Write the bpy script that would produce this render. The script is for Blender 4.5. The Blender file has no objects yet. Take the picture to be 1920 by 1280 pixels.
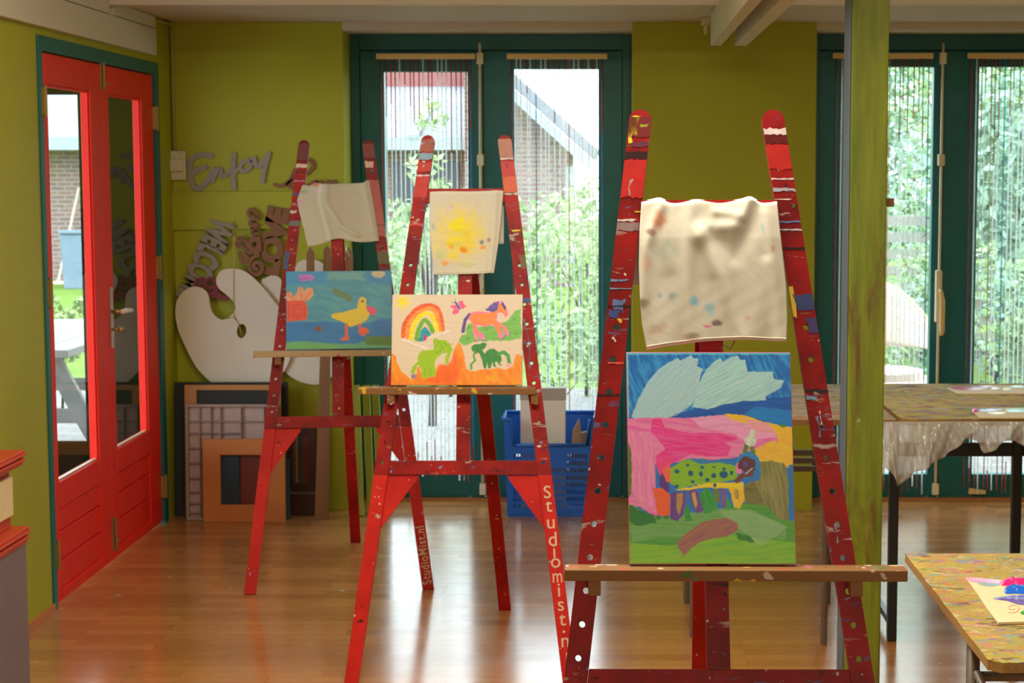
import bpy, math, random
import numpy as np
from mathutils import Vector, Matrix
from mathutils.geometry import tessellate_polygon
PI = math.pi
C = bpy.context.scene.collection
SC = bpy.context.scene
random.seed(7)

# ------------------------------------------------------------ camera
F, PX, PY, H = 3346.0, 1140.0, 640.0, 1.62
TH = math.atan(320 / F); CT, ST = math.cos(TH), math.sin(TH)
cam = bpy.data.cameras.new('camera'); camo = bpy.data.objects.new('camera', cam); C.objects.link(camo)
camo.location = (0, 0, H); camo.rotation_euler = (PI / 2 - TH, 0, 0)
cam.sensor_width = 36; cam.lens = F / 1920 * 36
cam.shift_x = (960 - PX) / 1920
cam.dof.use_dof = True; cam.dof.focus_distance = 3.4; cam.dof.aperture_fstop = 14.0
cam.clip_end = 300
SC.camera = camo
SC.view_settings.view_transform = 'Standard'; SC.view_settings.look = 'None'
SC.view_settings.gamma = 1; SC.view_settings.use_curve_mapping = False
SC.view_settings.exposure = 0.42
SC.cycles.max_bounces = 10; SC.cycles.transparent_max_bounces = 24
SC.cycles.sample_clamp_indirect = 6
SC.cycles.caustics_reflective = False; SC.cycles.caustics_refractive = False
SC.cycles.use_denoising = True

# ------------------------------------------------------------ world: bright overcast daylight
w = bpy.data.worlds.new('world'); SC.world = w; w.use_nodes = True
bg = w.node_tree.nodes['Background']
bg.inputs[0].default_value = (0.80, 0.92, 1.0, 1); bg.inputs[1].default_value = 5.6

def area(name, loc, rot, sx, sy, power, col):
    l = bpy.data.lights.new(name, 'AREA'); l.shape = 'RECTANGLE'; l.size = sx; l.size_y = sy
    l.energy = power; l.color = col
    o = bpy.data.objects.new(name, l); C.objects.link(o); o.location = loc; o.rotation_euler = rot
    return o
WARM = (1.0, 0.87, 0.68)
area('ceiling_light', (-0.9, 5.3, 2.70), (0, 0, 0), 1.2, 0.3, 9, WARM)
area('ceiling_light', (2.3, 5.3, 2.70), (0, 0, 0), 1.2, 0.3, 9, WARM)
area('ceiling_light', (-0.1, 3.62, 2.70), (0, 0, 0), 1.5, 0.6, 62, WARM)
area('rear_fill_light', (0.8, -1.9, 1.5), (PI / 2, 0, 0), 2.6, 1.6, 36, (1.0, 0.91, 0.78))  # unseen soft fill added behind the camera; the rear wall has no opening

# ------------------------------------------------------------ pixel -> place helpers
def ray(x, y):
    a = (x - PX) / F; b = -(y - PY) / F
    return a, CT + b * ST, -ST + b * CT
def onY(x, y, Y):
    a, b, d = ray(x, y); t = Y / b; return Vector((a * t, Y, H + d * t))
def onZ(x, y, Z):
    a, b, d = ray(x, y); t = (Z - H) / d; return Vector((a * t, b * t, Z))
def onX(x, y, X):
    a, b, d = ray(x, y); t = X / a; return Vector((X, b * t, H + d * t))

# ------------------------------------------------------------ object helpers
def tag(o, label=None, cat=None, group=None, kind=None):
    if label: o['label'] = label
    if cat: o['category'] = cat
    if group: o['group'] = group
    if kind: o['kind'] = kind
    return o
def empty(name, loc=(0, 0, 0), rz=0, label=None, cat=None, group=None, kind=None):
    o = bpy.data.objects.new(name, None); C.objects.link(o); o.location = loc; o.rotation_euler = (0, 0, rz)
    o.empty_display_size = 0.1
    return tag(o, label, cat, group, kind)
def copy_tree(o, parent=None):
    c = o.copy(); C.objects.link(c)
    if parent: c.parent = parent
    for ch in list(o.children): copy_tree(ch, c)
    return c

class MB:
    def __init__(s): s.v = []; s.f = []; s.mi = []
    def add(s, vs, fs, mi=0):
        n = len(s.v); s.v += [tuple(v) for v in vs]; s.f += [tuple(i + n for i in f) for f in fs]; s.mi += [mi] * len(fs); return s
    def box(s, x0, x1, y0, y1, z0, z1, M=None, mi=0):
        vs = [Vector((x, y, z)) for z in (z0, z1) for y in (y0, y1) for x in (x0, x1)]
        if M: vs = [M @ v for v in vs]
        return s.add(vs, [(0, 2, 3, 1), (4, 5, 7, 6), (0, 1, 5, 4), (2, 6, 7, 3), (0, 4, 6, 2), (1, 3, 7, 5)], mi)
    def beam(s, p, q, w, t, up=(0, 1, 0), mi=0):
        """box bar from p to q, w wide, t thick along 'up'"""
        p, q = Vector(p), Vector(q); d = (q - p); L = d.length; d.normalize()
        u = Vector(up); u = (u - d * u.dot(d)).normalized(); r = d.cross(u)
        vs = []
        for a in (p, q):
            for i, j in ((-1, -1), (1, -1), (1, 1), (-1, 1)): vs.append(a + r * (i * w / 2) + u * (j * t / 2))
        return s.add(vs, [(0, 1, 2, 3), (7, 6, 5, 4), (0, 4, 5, 1), (1, 5, 6, 2), (2, 6, 7, 3), (3, 7, 4, 0)], mi)
    def tube(s, pts, r, n=8, closed=False, mi=0):
        pts = [Vector(p) for p in pts]; R = r if isinstance(r, (list, tuple)) else [r] * len(pts)
        m = len(pts); base = len(s.v); ref = Vector((0.13, 0.27, 0.95))
        for i, p in enumerate(pts):
            a = pts[(i - 1) % m] if (closed or i) else p; b = pts[(i + 1) % m] if (closed or i < m - 1) else p
            d = (b - a)
            d = d.normalized() if d.length > 1e-9 else Vector((0, 0, 1))
            if abs(d.dot(ref)) > .95: e = d.cross(Vector((1, 0.1, 0)))
            else: e = d.cross(ref)
            e.normalize(); g = d.cross(e)
            for k in range(n):
                t = 2 * PI * k / n; s.v.append(tuple(p + e * (R[i] * math.cos(t)) + g * (R[i] * math.sin(t))))
        for i in range(m if closed else m - 1):
            j = (i + 1) % m
            for k in range(n):
                l = (k + 1) % n; s.f.append((base + i * n + k, base + i * n + l, base + j * n + l, base + j * n + k)); s.mi.append(mi)
        if not closed:
            s.f.append(tuple(base + k for k in reversed(range(n)))); s.f.append(tuple(base + (m - 1) * n + k for k in range(n))); s.mi += [mi, mi]
        return s
    def prism(s, polys, t0, t1, fn, mi=0):
        """polys: outer then holes, 2-D; fn(a, b, t) -> 3-D"""
        def area2(p): return sum(p[i][0] * p[(i + 1) % len(p)][1] - p[(i + 1) % len(p)][0] * p[i][1] for i in range(len(p)))
        ps = [list(p) if (area2(p) > 0) == (i == 0) else list(p)[::-1] for i, p in enumerate(polys)]
        tri = tessellate_polygon([[Vector((a, b, 0)) for a, b in p] for p in ps])
        flat = [q for p in ps for q in p]; n = len(flat)
        vs = [fn(a, b, t0) for a, b in flat] + [fn(a, b, t1) for a, b in flat]; fs = []
        for a, b, c in tri:
            A, B, D = flat[a], flat[b], flat[c]
            cr = (B[0] - A[0]) * (D[1] - A[1]) - (B[1] - A[1]) * (D[0] - A[0])
            if cr < 0: a, c = c, a
            fs.append((a + n, b + n, c + n)); fs.append((c, b, a))
        o = 0
        for p in ps:
            k = len(p)
            for i in range(k):
                j = (i + 1) % k; fs.append((o + i, o + j, o + j + n, o + i + n))
            o += k
        return s.add(vs, fs, mi)
    def ball(s, c, r, n=8, m=6, sc=(1, 1, 1), mi=0):
        b = len(s.v)
        for i in range(m + 1):
            ph = PI * i / m
            for k in range(n):
                t = 2 * PI * k / n
                s.v.append((c[0] + r * sc[0] * math.sin(ph) * math.cos(t), c[1] + r * sc[1] * math.sin(ph) * math.sin(t), c[2] + r * sc[2] * math.cos(ph)))
        for i in range(m):
            for k in range(n):
                l = (k + 1) % n; s.f.append((b + i * n + k, b + (i + 1) * n + k, b + (i + 1) * n + l, b + i * n + l)); s.mi.append(mi)
        return s
    def build(s, name, m, parent=None, smooth=False, bevel=0, fix=True):
        me = bpy.data.meshes.new(name); me.from_pydata(s.v, [], s.f)
        ms = m if isinstance(m, (list, tuple)) else [m]
        for x in ms: me.materials.append(x)
        if len(ms) > 1: me.polygons.foreach_set('material_index', s.mi)
        if smooth: me.polygons.foreach_set('use_smooth', [True] * len(me.polygons))
        if fix:
            import bmesh
            bm = bmesh.new(); bm.from_mesh(me); bmesh.ops.recalc_face_normals(bm, faces=bm.faces); bm.to_mesh(me); bm.free()
        me.update()
        o = bpy.data.objects.new(name, me); C.objects.link(o)
        if parent is not None: o.parent = parent
        if bevel:
            b = o.modifiers.new('bevel', 'BEVEL'); b.width = bevel; b.segments = 2; b.limit_method = 'ANGLE'; b.angle_limit = 0.9
        return o

def smoothpts(P, n=6, closed=False):
    P = [Vector(p) for p in P]; out = []; m = len(P)
    rng = range(m) if closed else range(m - 1)
    for i in rng:
        p0 = P[(i - 1) % m] if (closed or i > 0) else P[0]; p1 = P[i]; p2 = P[(i + 1) % m]; p3 = P[(i + 2) % m] if (closed or i + 2 < m) else P[-1]
        for k in range(n):
            t = k / n
            out.append(0.5 * ((2 * p1) + (-p0 + p2) * t + (2 * p0 - 5 * p1 + 4 * p2 - p3) * t * t + (-p0 + 3 * p1 - 3 * p2 + p3) * t ** 3))
    if not closed: out.append(P[-1])
    return out
def sm2(P, n=5, closed=True): return [(v.x, v.y) for v in smoothpts([(a, b, 0) for a, b in P], n, closed)]

# ------------------------------------------------------------ colour + materials
def L1(c):
    c /= 255.0; return c / 12.92 if c <= .04045 else ((c + .055) / 1.055) ** 2.4
ILL = (0.84, 0.76, 0.64)
def alb(r, g, b, k=1.0):
    """paint colour of something seen as r,g,b under this room's warm lamps"""
    return tuple(min(.9, max(.002, L1(v) / i * k)) for v, i in zip((r, g, b), ILL))
def lin(r, g, b): return (L1(r), L1(g), L1(b))

class NT:
    def __init__(s, name):
        s.m = bpy.data.materials.new(name); s.m.use_nodes = True; s.t = s.m.node_tree; s.n = s.t.nodes; s.l = s.t.links
        s.b = s.n['Principled BSDF']; s._c = None
    def new(s, ty, **kw):
        x = s.n.new(ty)
        for k, v in kw.items(): setattr(x, k, v)
        return x
    def coord(s, scale=(1, 1, 1), off=(0, 0, 0), rnd=False, rot=(0, 0, 0)):
        c = s.new('ShaderNodeTexCoord'); mp = s.new('ShaderNodeMapping'); mp.inputs['Scale'].default_value = scale
        mp.inputs['Location'].default_value = off; mp.inputs['Rotation'].default_value = rot
        src = c.outputs['Object']
        if rnd:
            oi = s.new('ShaderNodeObjectInfo'); ml = s.new('ShaderNodeMath', operation='MULTIPLY'); ml.inputs[1].default_value = 37.0
            s.l.new(oi.outputs['Random'], ml.inputs[0]); va = s.new('ShaderNodeVectorMath', operation='ADD')
            s.l.new(src, va.inputs[0]); s.l.new(ml.outputs[0], va.inputs[1]); src = va.outputs[0]
        s.l.new(src, mp.inputs['Vector']); return mp.outputs[0]
    def noise(s, co, scale, detail=3, rough=.55, dist=0):
        x = s.new('ShaderNodeTexNoise'); x.inputs['Scale'].default_value = scale; x.inputs['Detail'].default_value = detail
        x.inputs['Roughness'].default_value = rough; x.inputs['Distortion'].default_value = dist
        s.l.new(co, x.inputs['Vector']); return x.outputs['Fac']
    def ramp(s, fac, stops):
        r = s.new('ShaderNodeValToRGB'); e = r.color_ramp.elements
        while len(e) < len(stops): e.new(.5)
        for i, (p, c) in enumerate(stops):
            e[i].position = p; e[i].color = tuple(c) + (1,) if len(c) == 3 else c
        s.l.new(fac, r.inputs[0]); return r.outputs[0]
    def mix(s, a, b, fac, mode='MIX'):
        x = s.new('ShaderNodeMix', data_type='RGBA', blend_type=mode)
        for i, v in ((0, fac), (6, a), (7, b)):
            if isinstance(v, (int, float)): x.inputs[i].default_value = v
            elif isinstance(v, (tuple, list)): x.inputs[i].default_value = tuple(v) + (1,) if len(v) == 3 else v
            else: s.l.new(v, x.inputs[i])
        return x.outputs[2]
    def mask(s, fac, a, b): return s.ramp(fac, [(a, (0, 0, 0)), (b, (1, 1, 1))])
    def color(s, c):
        if isinstance(c, (tuple, list)): s.b.inputs['Base Color'].default_value = tuple(c) + (1,)
        else: s.l.new(c, s.b.inputs['Base Color'])
    def bump(s, fac, strength=.2, dist=.002):
        b = s.new('ShaderNodeBump'); b.inputs['Strength'].default_value = strength; b.inputs['Distance'].default_value = dist
        s.l.new(fac, b.inputs['Height']); s.l.new(b.outputs[0], s.b.inputs['Normal'])
    def set(s, rough=.6, metal=0, spec=.5, **kw):
        s.b.inputs['Roughness'].default_value = rough; s.b.inputs['Metallic'].default_value = metal
        s.b.inputs['Specular IOR Level'].default_value = spec
        for k, v in kw.items(): s.b.inputs[k].default_value = v
        return s.m

def simple(name, c, rough=.6, metal=0, var=.12, scale=12, bump=.0, stretch=(1, 1, 1), spec=.4):
    n = NT(name); co = n.coord(stretch, rnd=True); f = n.noise(co, scale, 4)
    n.color(n.mix(tuple(v * (1 - var) for v in c), tuple(min(.95, v * (1 + var)) for v in c), f))
    if bump: n.bump(f, bump)
    return n.set(rough, metal, spec)

def wallmat(name, c):
    n = NT(name); co = n.coord(); f = n.noise(co, 2.2, 5, .6); g = n.noise(n.coord((1, 1, .35)), 30, 3)
    c1 = n.mix(tuple(v * .86 for v in c), tuple(v * 1.12 for v in c), f)
    c1 = n.mix(c1, tuple(v * .7 for v in c), n.mask(n.noise(co, 60, 2), .74, .78))
    n.color(c1); n.bump(g, .25, .002); return n.set(.55, 0, .35)
M = {}
M['green'] = wallmat('lime_green_wall_paint', (.40, .41, .016))
M['teal'] = simple('teal_gloss_paint', (.005, .13, .125), .42, var=.15)
M['teal_dark'] = simple('dark_teal_paint', (.006, .10, .095), .4)
M['red'] = simple('red_door_paint', (.80, .022, .010), .45, spec=.2, var=.10, scale=6, bump=.08, stretch=(1, 1, 1))
M['white_ceiling'] = simple('cream_ceiling_paint', (.62, .56, .46), .7, var=.04, scale=3)
M['white_board'] = simple('white_board_paint', (.66, .62, .52), .6, var=.04, scale=3)
M['switch'] = simple('ivory_plastic', (.62, .60, .42), .35, var=.02)
M['conduit'] = simple('green_painted_conduit', (.33, .33, .06), .5)
M['cream'] = simple('cream_primed_board', (.74, .68, .56), .6, var=.05, scale=5)
M['brass'] = simple('worn_brass', (.45, .33, .12), .4, .8)
M['steel'] = simple('dull_steel', (.5, .5, .48), .35, .9)
M['rod'] = simple('cream_painted_rod', (.80, .74, .52), .45)
M['railwood'] = simple('pale_lacquered_wood', (.80, .58, .25), .45, scale=8, stretch=(.2, 1, 1))
M['black'] = simple('black_paint', (.012, .012, .012), .4)
M['chalk'] = simple('blackboard_grey_black', (.018, .018, .017), .6, var=.4)
M['pine'] = simple('orange_pine', (.46, .20, .05), .5, scale=9, stretch=(1, 1, .1))
M['oakframe'] = simple('orange_brown_frame', (.52, .19, .045), .5, scale=8, stretch=(.2, 1, 1), var=.15)
M['pinkgrey'] = simple('pinkish_grey_painted_wood', (.34, .25, .21), .65, var=.2)
M['traycell'] = simple('pale_pink_tray_back', (.46, .33, .29), .7, var=.2)
M['darkred'] = simple('dark_red_brown_wood', (.05, .010, .006), .4, var=.3)
M['maroon'] = simple('maroon_sign_paint', (.20, .012, .02), .5)
M['browncut'] = simple('brown_cut_wood', (.24, .10, .045), .6, scale=18, var=.2)
M['greysign'] = simple('warm_grey_sign_paint', (.30, .27, .22), .6)
M['oldwood'] = simple('weathered_brown_wood', (.24, .115, .045), .75, scale=14, stretch=(1, 1, .08), var=.4, bump=.3)
M['string'] = simple('natural_twine', (.58, .42, .16), .8)
M['blueplastic'] = simple('blue_plastic', (.014, .13, .58), .32, var=.05)
M['whitecard'] = simple('white_card', (.78, .74, .66), .6, var=.03)
M['greycard'] = simple('grey_card_edge', (.42, .38, .33), .6, var=.05)
M['brownpaper'] = simple('brown_paper', (.40, .27, .14), .8, scale=20)
M['slat'] = simple('lime_green_board', (.34, .38, .03), .5)
M['brownmetal'] = simple('brown_grey_metal', (.17, .13, .10), .4, .3)
M['blackmetal'] = simple('black_metal', (.01, .01, .01), .35)
M['rust'] = simple('cabinet_red_paint', (.50, .055, .015), .45)
M['greybody'] = simple('cabinet_grey_paint', (.17, .13, .14), .6, var=.12, scale=9)
M['creamdrawer'] = simple('cabinet_cream_paint', (.66, .56, .30), .5)
M['lettering'] = simple('cream_brush_lettering', (.70, .52, .36), .5)
M['bluegrey'] = simple('blue_grey_side', (.12, .16, .23), .6)
M['navyboard'] = simple('navy_board', (.015, .04, .06), .5)
M['brickred_board'] = simple('brownish_red_board', (.16, .03, .015), .5)
M['tealboard'] = simple('teal_grey_board', (.03, .08, .085), .5)
M['greyboard'] = simple('grey_brown_board', (.10, .085, .07), .6)

def floormat():
    n = NT('laminate_floor'); co = n.coord()
    br = n.new('ShaderNodeTexBrick'); br.offset = .37; br.offset_frequency = 2; n.l.new(co, br.inputs['Vector'])
    for k, v in (('Scale', 1.0), ('Mortar Size', .0012), ('Mortar Smooth', .3), ('Bias', 0), ('Brick Width', .46), ('Row Height', .066)): br.inputs[k].default_value = v
    br.inputs['Color1'].default_value = (.58, .27, .085, 1); br.inputs['Color2'].default_value = (.44, .19, .055, 1); br.inputs['Mortar'].default_value = (.34, .15, .045, 1)
    b2 = n.new('ShaderNodeTexBrick'); b2.offset = .5; n.l.new(co, b2.inputs['Vector'])
    for k, v in (('Scale', 1.0), ('Mortar Size', .0012), ('Mortar Smooth', .2), ('Bias', 0), ('Brick Width', 1.28), ('Row Height', .198)): b2.inputs[k].default_value = v
    b2.inputs['Color1'].default_value = (1, 1, 1, 1); b2.inputs['Color2'].default_value = (.9, .88, .86, 1); b2.inputs['Mortar'].default_value = (.78, .74, .70, 1)
    g = n.noise(n.coord((3, 34, 1)), 5, 5, .6, .6); g2 = n.noise(n.coord((1, 4, 1)), 2, 3)
    c = n.mix(br.outputs['Color'], n.ramp(g, [(.3, (.72, .66, .58)), (.7, (1.12, 1.1, 1.08))]), .8, 'MULTIPLY')
    c = n.mix(c, b2.outputs['Color'], .8, 'MULTIPLY')
    c = n.mix(c, (.55, .60, .58), n.mask(n.noise(n.coord((1, 1.6, 1), (3, 1, 0)), 14, 2, .4), .755, .77))
    n.color(c)
    r = n.ramp(g2, [(.3, (.15, .15, .15)), (.75, (.22, .22, .22))]); n.l.new(r, n.b.inputs['Roughness'])
    n.bump(g, .06, .001); m = n.set(.3, 0, .5); n.l.new(r, n.b.inputs['Roughness'])
    n.b.inputs['Coat Weight'].default_value = .12; n.b.inputs['Coat Roughness'].default_value = .12
    return m
M['floor'] = floormat()

def glassmat():
    n = NT('window_glass'); o = n.n['Material Output']; tr = n.new('ShaderNodeBsdfTransparent'); tr.inputs[0].default_value = (.93, .96, .95, 1)
    gl = n.new('ShaderNodeBsdfGlossy'); gl.inputs['Roughness'].default_value = .0
    fr = n.new('ShaderNodeFresnel'); fr.inputs['IOR'].default_value = 1.5; mx = n.new('ShaderNodeMixShader')
    fr.inputs['IOR'].default_value = 1.62
    ge = n.new('ShaderNodeNewGeometry'); sb = n.new('ShaderNodeMath', operation='SUBTRACT'); sb.inputs[0].default_value = 1; n.l.new(ge.outputs['Backfacing'], sb.inputs[1])
    ml = n.new('ShaderNodeMath', operation='MULTIPLY'); n.l.new(fr.outputs[0], ml.inputs[0]); n.l.new(sb.outputs[0], ml.inputs[1])
    n.l.new(ml.outputs[0], mx.inputs[0]); n.l.new(tr.outputs[0], mx.inputs[1]); n.l.new(gl.outputs[0], mx.inputs[2]); n.l.new(mx.outputs[0], o.inputs[0])
    return n.m
M['glass'] = glassmat()

def beadmat(name, c, tr=.35):
    n = NT(name); o = n.n['Material Output']; t = n.new('ShaderNodeBsdfTransparent'); t.inputs[0].default_value = (1, 1, 1, 1)
    mx = n.new('ShaderNodeMixShader'); mx.inputs[0].default_value = tr
    tl = n.new('ShaderNodeBsdfTranslucent'); tl.inputs[0].default_value = tuple(c) + (1,); m2 = n.new('ShaderNodeMixShader'); m2.inputs[0].default_value = .6
    n.color(c); n.set(.15, 0, .8)
    n.l.new(n.b.outputs[0], m2.inputs[1]); n.l.new(tl.outputs[0], m2.inputs[2])
    n.l.new(m2.outputs[0], mx.inputs[1]); n.l.new(t.outputs[0], mx.inputs[2]); n.l.new(mx.outputs[0], o.inputs[0]); return n.m
M['bead_clear'] = beadmat('clear_bead', (.9, .9, .92), .08)
M['bead_red'] = beadmat('red_bead', (.45, .06, .07), .15)
M['bead_blue'] = beadmat('blue_bead', (.10, .22, .45), .2)
M['bead_pink'] = beadmat('amber_bead', (.55, .28, .18), .2)

def easelmat(name, ca, cb, sh):
    n = NT(name); co = n.coord(rnd=True); k = n.noise(co, 7, 4)
    c = n.mix(ca, cb, n.mask(k, .35, .65))
    c = n.mix(c, (.06, .004, .01), n.mask(n.noise(n.coord((1, 1, 2), (5, 3, 1), True), 16, 4, .7), .64, .70))
    hz = n.coord((2.2, 1, 11), rnd=True)
    for sc, lo, hi, col, off in ((4, .66, .70, (.50, .42, .40), 0), (6, .68, .71, (.10, .12, .30), 9), (5, .70, .72, (.35, .10, .05), 4), (7, .71, .73, (.12, .20, .09), 14)):
        hz2 = n.coord((2.2, 1, 9), (off, off * 2, off), True)
        c = n.mix(c, col, n.mix((0, 0, 0), n.mask(n.noise(hz2, sc, 5, .7, .4), lo - sh, hi - sh), .85))
    for sc, lo, col, off in ((55, .745, (.62, .55, .48), 1), (40, .75, (.15, .3, .6), 5), (38, .76, (.7, .5, .05), 8), (70, .76, (.7, .65, .6), 12)):
        c = n.mix(c, col, n.mask(n.noise(n.coord((1, 1, 1), (off, off, off), True), sc, 2, .4), lo, lo + .015))
    n.color(c); n.bump(n.noise(co, 60, 3), .15, .001); return n.set(.5, 0, .25)
M['easel'] = easelmat('deep_red_easel_paint', (.16, .003, .004), (.38, .009, .008), .045)  # deeper red for uprights, crossbars and centre posts than for the legs
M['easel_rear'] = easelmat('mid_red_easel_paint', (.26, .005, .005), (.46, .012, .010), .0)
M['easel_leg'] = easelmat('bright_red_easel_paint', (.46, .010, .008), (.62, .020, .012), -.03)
def traymat(name, base, dens=0.0):
    n = NT(name); co = n.coord((1, 1, 1), rnd=True)
    c = n.mix(tuple(v * .8 for v in base), tuple(v * 1.15 for v in base), n.noise(n.coord((.6, 8, 8), rnd=True), 6, 4))
    for sc, lo, col, off in ((30, .66, (.62, .55, .5), 1), (26, .69, (.08, .25, .3), 5), (34, .69, (.5, .06, .05), 8), (28, .70, (.7, .45, .04), 12), (32, .69, (.08, .18, .05), 16), (24, .70, (.55, .2, .3), 20)):
        c = n.mix(c, col, n.mask(n.noise(n.coord((.7, 1, 1), (off, off, off), True), sc, 3, .5), lo - dens, lo - dens + .02))
    n.color(c); n.bump(n.noise(co, 80, 3), .3, .001); return n.set(.55, 0, .3)
M['tray'] = traymat('paint_spattered_wood', (.25, .125, .045), .02)
M['tray_pale'] = traymat('pale_spattered_wood', (.50, .37, .22), .0)
def tablemat(name, base, sc0=1.0, stretch=1.0):
    n = NT(name)
    c = n.mix(tuple(v * .75 for v in base), tuple(v * 1.35 for v in base), n.noise(n.coord((1, 1, 1)), 9, 4))
    cols = [(.44, .38, .06), (.50, .44, .32), (.18, .30, .12), (.60, .40, .08), (.22, .36, .36), (.52, .20, .10), (.60, .56, .46), (.32, .36, .10), (.14, .10, .07), (.16, .38, .44), (.55, .22, .24), (.60, .52, .16), (.26, .20, .32)]
    for i, col in enumerate(cols * 2):
        sc = (9 + 5 * (i % 4) + (14 if i >= 13 else 0)) * sc0
        lo = .60 + .012 * (i % 5)
        a = .5 * ((i * 7) % 5)
        c = n.mix(c, col, n.mix((0, 0, 0), n.mask(n.noise(n.coord((stretch * .6, 1, 1), (i * 3.1, i * 1.7, 0), rot=(0, 0, a)), sc, 4, .6, .3), lo, lo + .03), .8))
    n.color(c); n.bump(n.noise(n.coord(), 70, 4), .35, .0015); return n.set(.75, 0, .15)
M['table'] = tablemat('paint_covered_tabletop', (.42, .31, .09), 1.25)
M['table_far'] = tablemat('paint_covered_far_tabletop', (.58, .46, .14), .8, .8)
M['table_pale'] = tablemat('paint_covered_desk_top', (.45, .34, .24), .8, .8)
M['particle'] = simple('raw_particle_board_edge', (.40, .24, .08), .8, scale=140, var=.5, bump=.4)

def postmat():
    n = NT('brushed_lime_post_paint'); st = n.coord((9, 9, .9)); f = n.noise(st, 3, 6, .65)
    c = n.mix((.10, .145, .010), (.23, .28, .018), n.mask(f, .3, .7))
    c = n.mix(c, (.12, .055, .015), n.mix((0, 0, 0), n.mask(n.noise(n.coord((5, 5, .8), (3, 1, 2)), 2.2, 6, .7, .5), .53, .64), .85))
    c = n.mix(c, (.5, .55, .5), n.mask(n.noise(n.coord((1.4, 1.4, .8), (7, 1, 2), rot=(0, .5, 0)), 13, 2, .4), .74, .76))
    n.color(c); n.bump(f, .35, .002); return n.set(.5, 0, .4)
M['post'] = postmat()

def vcol(name, rough=.5, bump=.2, scale=300, spec=.4, sheen=0, trans=0):
    n = NT(name); a = n.new('ShaderNodeVertexColor'); a.layer_name = 'Col'; n.l.new(a.outputs[0], n.b.inputs['Base Color'])
    n.bump(n.noise(n.coord(), scale, 3), bump, .0008); n.set(rough, 0, spec); n.b.inputs['Sheen Weight'].default_value = sheen
    if trans:
        o = n.n['Material Output']; tl = n.new('ShaderNodeBsdfTranslucent'); n.l.new(a.outputs[0], tl.inputs[0]); mx = n.new('ShaderNodeMixShader'); mx.inputs[0].default_value = trans
        n.l.new(n.b.outputs[0], mx.inputs[1]); n.l.new(tl.outputs[0], mx.inputs[2]); n.l.new(mx.outputs[0], o.inputs[0])
    return n.m
M['painting'] = vcol('acrylic_paint', .38, .3, 260, .45)
M['cloth'] = vcol('cotton_cloth', .9, .25, 900, .1, .2, .12)
# ------------------------------------------------------------ paint engine (colours stored per vertex of a canvas face)
def vnoise(X, Y, sx, sy, seed, ang=0.0, octs=3):
    if ang:
        c, s = math.cos(ang), math.sin(ang); X, Y = X * c + Y * s, -X * s + Y * c
    r = np.random.RandomState(seed); G = r.rand(64, 64); out = np.zeros_like(X, dtype=float); amp = 1; tot = 0
    for o in range(octs):
        x = X / sx * 2 ** o + 17.3 * o + 5; y = Y / sy * 2 ** o + 9.1 * o + 3
        xi = np.floor(x).astype(int); yi = np.floor(y).astype(int); fx = x - xi; fy = y - yi
        fx = fx * fx * (3 - 2 * fx); fy = fy * fy * (3 - 2 * fy)
        a = G[yi % 64, xi % 64]; b = G[yi % 64, (xi + 1) % 64]; c_ = G[(yi + 1) % 64, xi % 64]; d = G[(yi + 1) % 64, (xi + 1) % 64]
        out += amp * ((a * (1 - fx) + b * fx) * (1 - fy) + (c_ * (1 - fx) + d * fx) * fy); tot += amp; amp *= .55
    return out / tot * 2 - 1
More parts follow.
